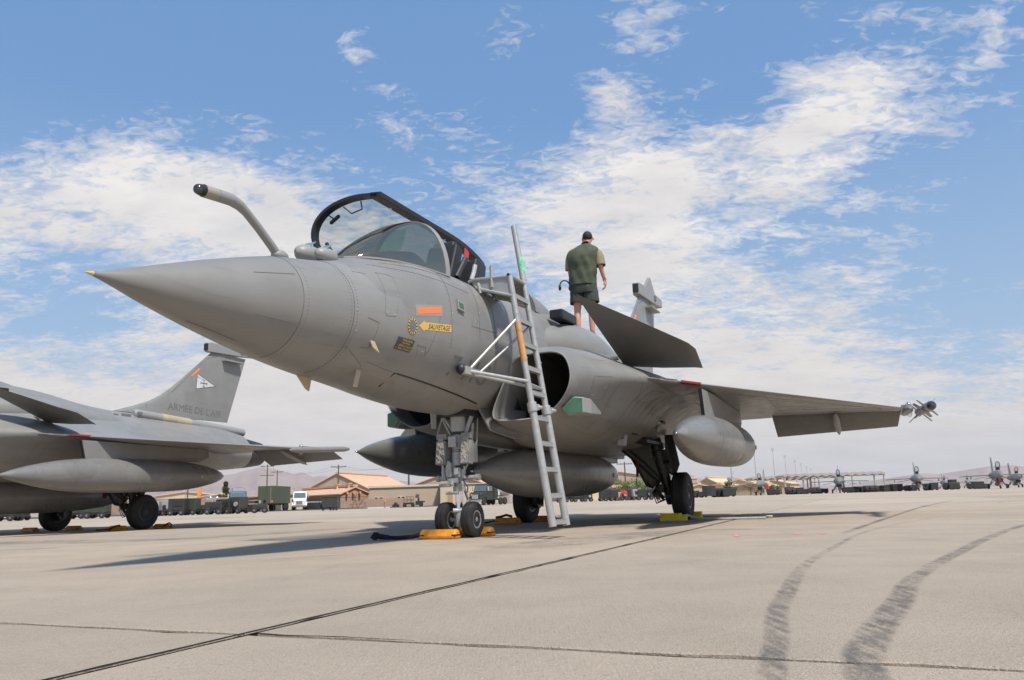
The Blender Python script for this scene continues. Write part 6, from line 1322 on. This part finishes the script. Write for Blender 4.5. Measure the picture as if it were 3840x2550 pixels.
# ---- light masts and utility poles
def mast(u, Y, H, lb):
    e = thing('light_mast', spot(u, Y), 0, lb, 'light mast', 'tall floodlight masts in a receding row')
    B().cyl((0, 0, 0), (0, 0, H), .38*H/30, .16*H/30, 8).obj('pole', POLE, e)
    b = B()
    for z in (H-.9, H, H+.9): b.box((0, 0, z), (1.8, .5, .35))
    b.obj('lamp_head', GREYC, e, smooth=False); B().cyl((.6, 0, H*.30), (.9, 0, H*.34), .12, n=6).obj('bracket', POLE, e)
wd = ['first', 'second', 'third', 'fourth', 'fifth', 'sixth', 'seventh', 'eighth']
for i, (u, Y) in enumerate(((2750, 352), (2842, 470), (2912, 562), (2956, 672), (2992, 785), (3014, 880), (3034, 990), (3049, 1080))):
    mast(u, Y, 30, 'tall thin floodlight mast, '+wd[i]+' from the left of the receding row')
def upole(u, Y, H, lb, arms=1):
    e = thing('utility_pole', spot(u, Y), R(8), lb, 'utility pole', 'wooden utility poles behind the buildings'); B().cyl((0, 0, 0), (0, 0, H), .22, .14, 8).obj('pole', WOOD, e)
    for k in range(arms): b = B().box((0, 0, H-.5-k*2.6), (3.8, .18, .2)); b.obj('crossarm', WOOD, e, smooth=False)
    b = B()
    for x in (-1.7, -1., 1., 1.7): b.cyl((x, 0, H-.4), (x, 0, H-.1), .08, n=6)
    tag(b.obj('insulator', POLE, e), kind='stuff')
for a in ((998, 230, 12.6, 'utility pole with two crossarms rising behind the box trailer', 2), (1036, 260, 12.2, 'shorter utility pole right of the two-armed pole behind the box trailer'), (1267, 200, 10.4, 'utility pole standing before the gable of the large beige hangar'), (1533, 170, 9.4, 'utility pole above the flat office block left of the nose gear'), (2349, 190, 8.6, 'utility pole rising out of the bushy green trees'), (700, 220, 15, 'thin pole behind the orange boom and the olive carts', 0)):
    upole(*a)
b = B()
for (u0, Y0, z0, u1, Y1, z1) in ((1267, 200, 10, 1533, 170, 8.9), (1036, 260, 11.6, 1267, 200, 10.), (998, 230, 12, 1036, 260, 11.6)):
    for dx in (-1.5, 1.5):
        p, q = spot(u0, Y0, z0)+Vector((dx, 0, 0)), spot(u1, Y1, z1)+Vector((dx, 0, 0)); b.tube([p.lerp(q, i/10)-Vector((0, 0, 1.2*4*(i/10)*(1-i/10))) for i in range(11)], .02, 4)
tag(b.obj('power_line', WOOD), 'thin overhead power lines strung between the wooden utility poles', 'power line', kind='stuff')
# ---- trees
def tree(u, Y, H, Wd, m, lb, seed, pine=False, trunk=.3):
    rnd = random.Random(seed); e = thing('tree', spot(u, Y), 0, lb, 'tree')
    b = B().tube([(0, 0, 0), (.05*H, 0, H*.25), (0, .02*H, H*.55)], .1, 8, [H*.035, H*.028, H*.015])
    for k in range(7): a = rnd.uniform(0, 6.28); z = H*rnd.uniform(.18, .5); b.tube([(0, 0, z), (Wd*.3*math.cos(a), Wd*.3*math.sin(a), z+H*.22)], .05, 5, [H*.014, H*.006])
    b.obj('trunk', BARK, e); b = B(); N = int(1500)
    cl = []
    for k in range(22):
        if pine: z = rnd.uniform(.25, 1); r_ = (1.05-z)*Wd*.5*rnd.uniform(.3, 1.); a = rnd.uniform(0, 6.28); cl.append((Vector((r_*math.cos(a), r_*math.sin(a), z*H)), Wd*.16))
        else: a = rnd.uniform(0, 6.28); q = rnd.random()**.5; z = rnd.uniform(.38, .88); cl.append((Vector((Wd*.42*q*math.cos(a), Wd*.42*q*math.sin(a), H*z*(1-.25*q))), Wd*rnd.uniform(.10, .19)))
    for i in range(N):
        c, r_ = rnd.choice(cl); d = Vector((rnd.gauss(0, 1), rnd.gauss(0, 1), rnd.gauss(0, .8))).normalized()*r_*rnd.random()**.35; p = c+d; s_ = H*rnd.uniform(.018, .036)
        u_ = Vector((rnd.gauss(0, 1), rnd.gauss(0, 1), rnd.gauss(0, 1))).normalized(); v_ = u_.orthogonal().normalized()
        b.add([p-u_*s_, p+v_*s_*.6, p+u_*s_, p-v_*s_*.6], [(0, 1, 2, 3)])
    b.obj('crown', m, e, smooth=False, recalc=False)
tree(2322, 150, 4.3, 4.6, LEAF, 'bushy green tree left of the utility pole under the near jet\'s belly', 1); tree(2392, 150, 4.6, 5.4, LEAF, 'wide bushy green tree right of the utility pole', 2); tree(2437, 165, 4.0, 4.0, LEAF, 'bushy tree partly behind the main gear strut', 3)
tree(2497, 150, 6.0, 2.6, LEAF, 'tall yellow-green tree between the gear strut and the main wheel', 4); tree(2738, 180, 4.2, 3.4, LEAF2, 'dark green tree at the foot of the first light mast', 5); tree(2815, 190, 3.4, 5.0, mat('autumn_leaf', (.20, .13, .05), .8, 0, .4, .8), 'reddish brown shrubby tree left of the nearest far fighter', 6)
tree(843, 160, 5.6, 2.8, LEAF2, 'dark ragged pine left of the blue lorry', 7, True); tree(820, 160, 3.2, 2.0, LEAF2, 'short dark pine beside the taller pine', 8, True); tree(2900, 200, 3.3, 3., LEAF, 'small green tree right of the leftmost far fighter', 9)
# ---- mountains
def ridge(name, sil, Y, depth, m, seed, base=-.5):
    """terrain strip: heights follow the skyline (bearing, elevation in metres), with spurs running down to the plain"""
    us = [s[0] for s in sil]; nx, ny = 420, 34; vs = []
    for j in range(ny+1):
        t = j/ny
        for i in range(nx+1):
            u = lerp(us[0], us[-1], i/nx); h = max(0, interp(sil, u)[0]); y = Y-depth*(1-t); p = spot(u, Y); X = p.x*(y/Y)
            s_ = noise.fractal(Vector((u*.028+seed, t*1.6, seed)), 1., 2.1, 6)
            rdg = 1-abs(noise.noise(Vector((u*.020+seed, t*1.1, 2.))))*1.6
            k = t**1.3
            z = h*(k*(1-.30*(1-t)*4*t)+.42*(1-t)*t*rdg+.20*s_*t*(1.08-t)) if t < 1 else h*(1+.020*s_)
            vs.append((X, y, max(base, z*1. + (base if t == 0 else 0))))
    for i in range(nx+1): vs.append((vs[ny*(nx+1)+i][0], Y+depth, base))
    b = B(); b.add(vs, [(j*(nx+1)+i, j*(nx+1)+i+1, (j+1)*(nx+1)+i+1, (j+1)*(nx+1)+i) for j in range(ny+1) for i in range(nx)])
    return tag(b.obj(name, m, recalc=False, ang=60), kind='structure')
MT = mat('desert_rock', (.34, .255, .215), .95, 0, .14, .0011, coord='Object'); MT2 = mat('desert_plain', (.50, .36, .27), .95, 0, .12, .0012)
K = 10000/2980.
HZ = lambda u: 1877+(1920-u)*.030
def sky_(pts): return [(u, (HZ(u)-y)*K) for u, y in pts]
ridge('mountains', sky_([(-500, 1850), (0, 1850), (400, 1848), (560, 1838), (640, 1815), (700, 1792), (790, 1780), (860, 1783), (932, 1764), (977, 1757), (1040, 1765), (1100, 1782), (1130, 1774), (1165, 1792), (1215, 1788), (1270, 1800), (1380, 1830), (1440, 1822), (1500, 1806), (1560, 1812), (1640, 1825), (1800, 1845), (2000, 1850), (2200, 1842), (2350, 1832), (2450, 1810), (2540, 1786), (2585, 1780), (2635, 1797), (2687, 1807), (2720, 1795), (2748, 1790), (2780, 1797), (2830, 1808), (2890, 1813), (2925, 1804), (3000, 1812), (3100, 1818), (3300, 1816), (3400, 1795), (3470, 1777), (3530, 1780), (3590, 1786), (3635, 1774), (3665, 1766), (3710, 1752), (3770, 1748), (3810, 1747), (3860, 1752), (4000, 1745), (4200, 1775), (4400, 1790)]), 10000, 5200, MT, 3.)
# ---- air: one closed box of pale haze round everything
hm = bpy.data.materials.new('haze_air'); hm.use_nodes = True; t = NT(hm.node_tree); t.n.clear()
pv_ = t.new('ShaderNodeVolumePrincipled', {'Color': (.93, .95, 1., 1), 'Density': 4.2e-5, 'Anisotropy': .2}); t.l.new(pv_.outputs[0], t.new('ShaderNodeOutputMaterial').inputs['Volume'])
hb = B().box((0, 7500, 349), (30000, 15400, 702)).obj('haze', hm, smooth=False); tag(hb, kind='stuff')
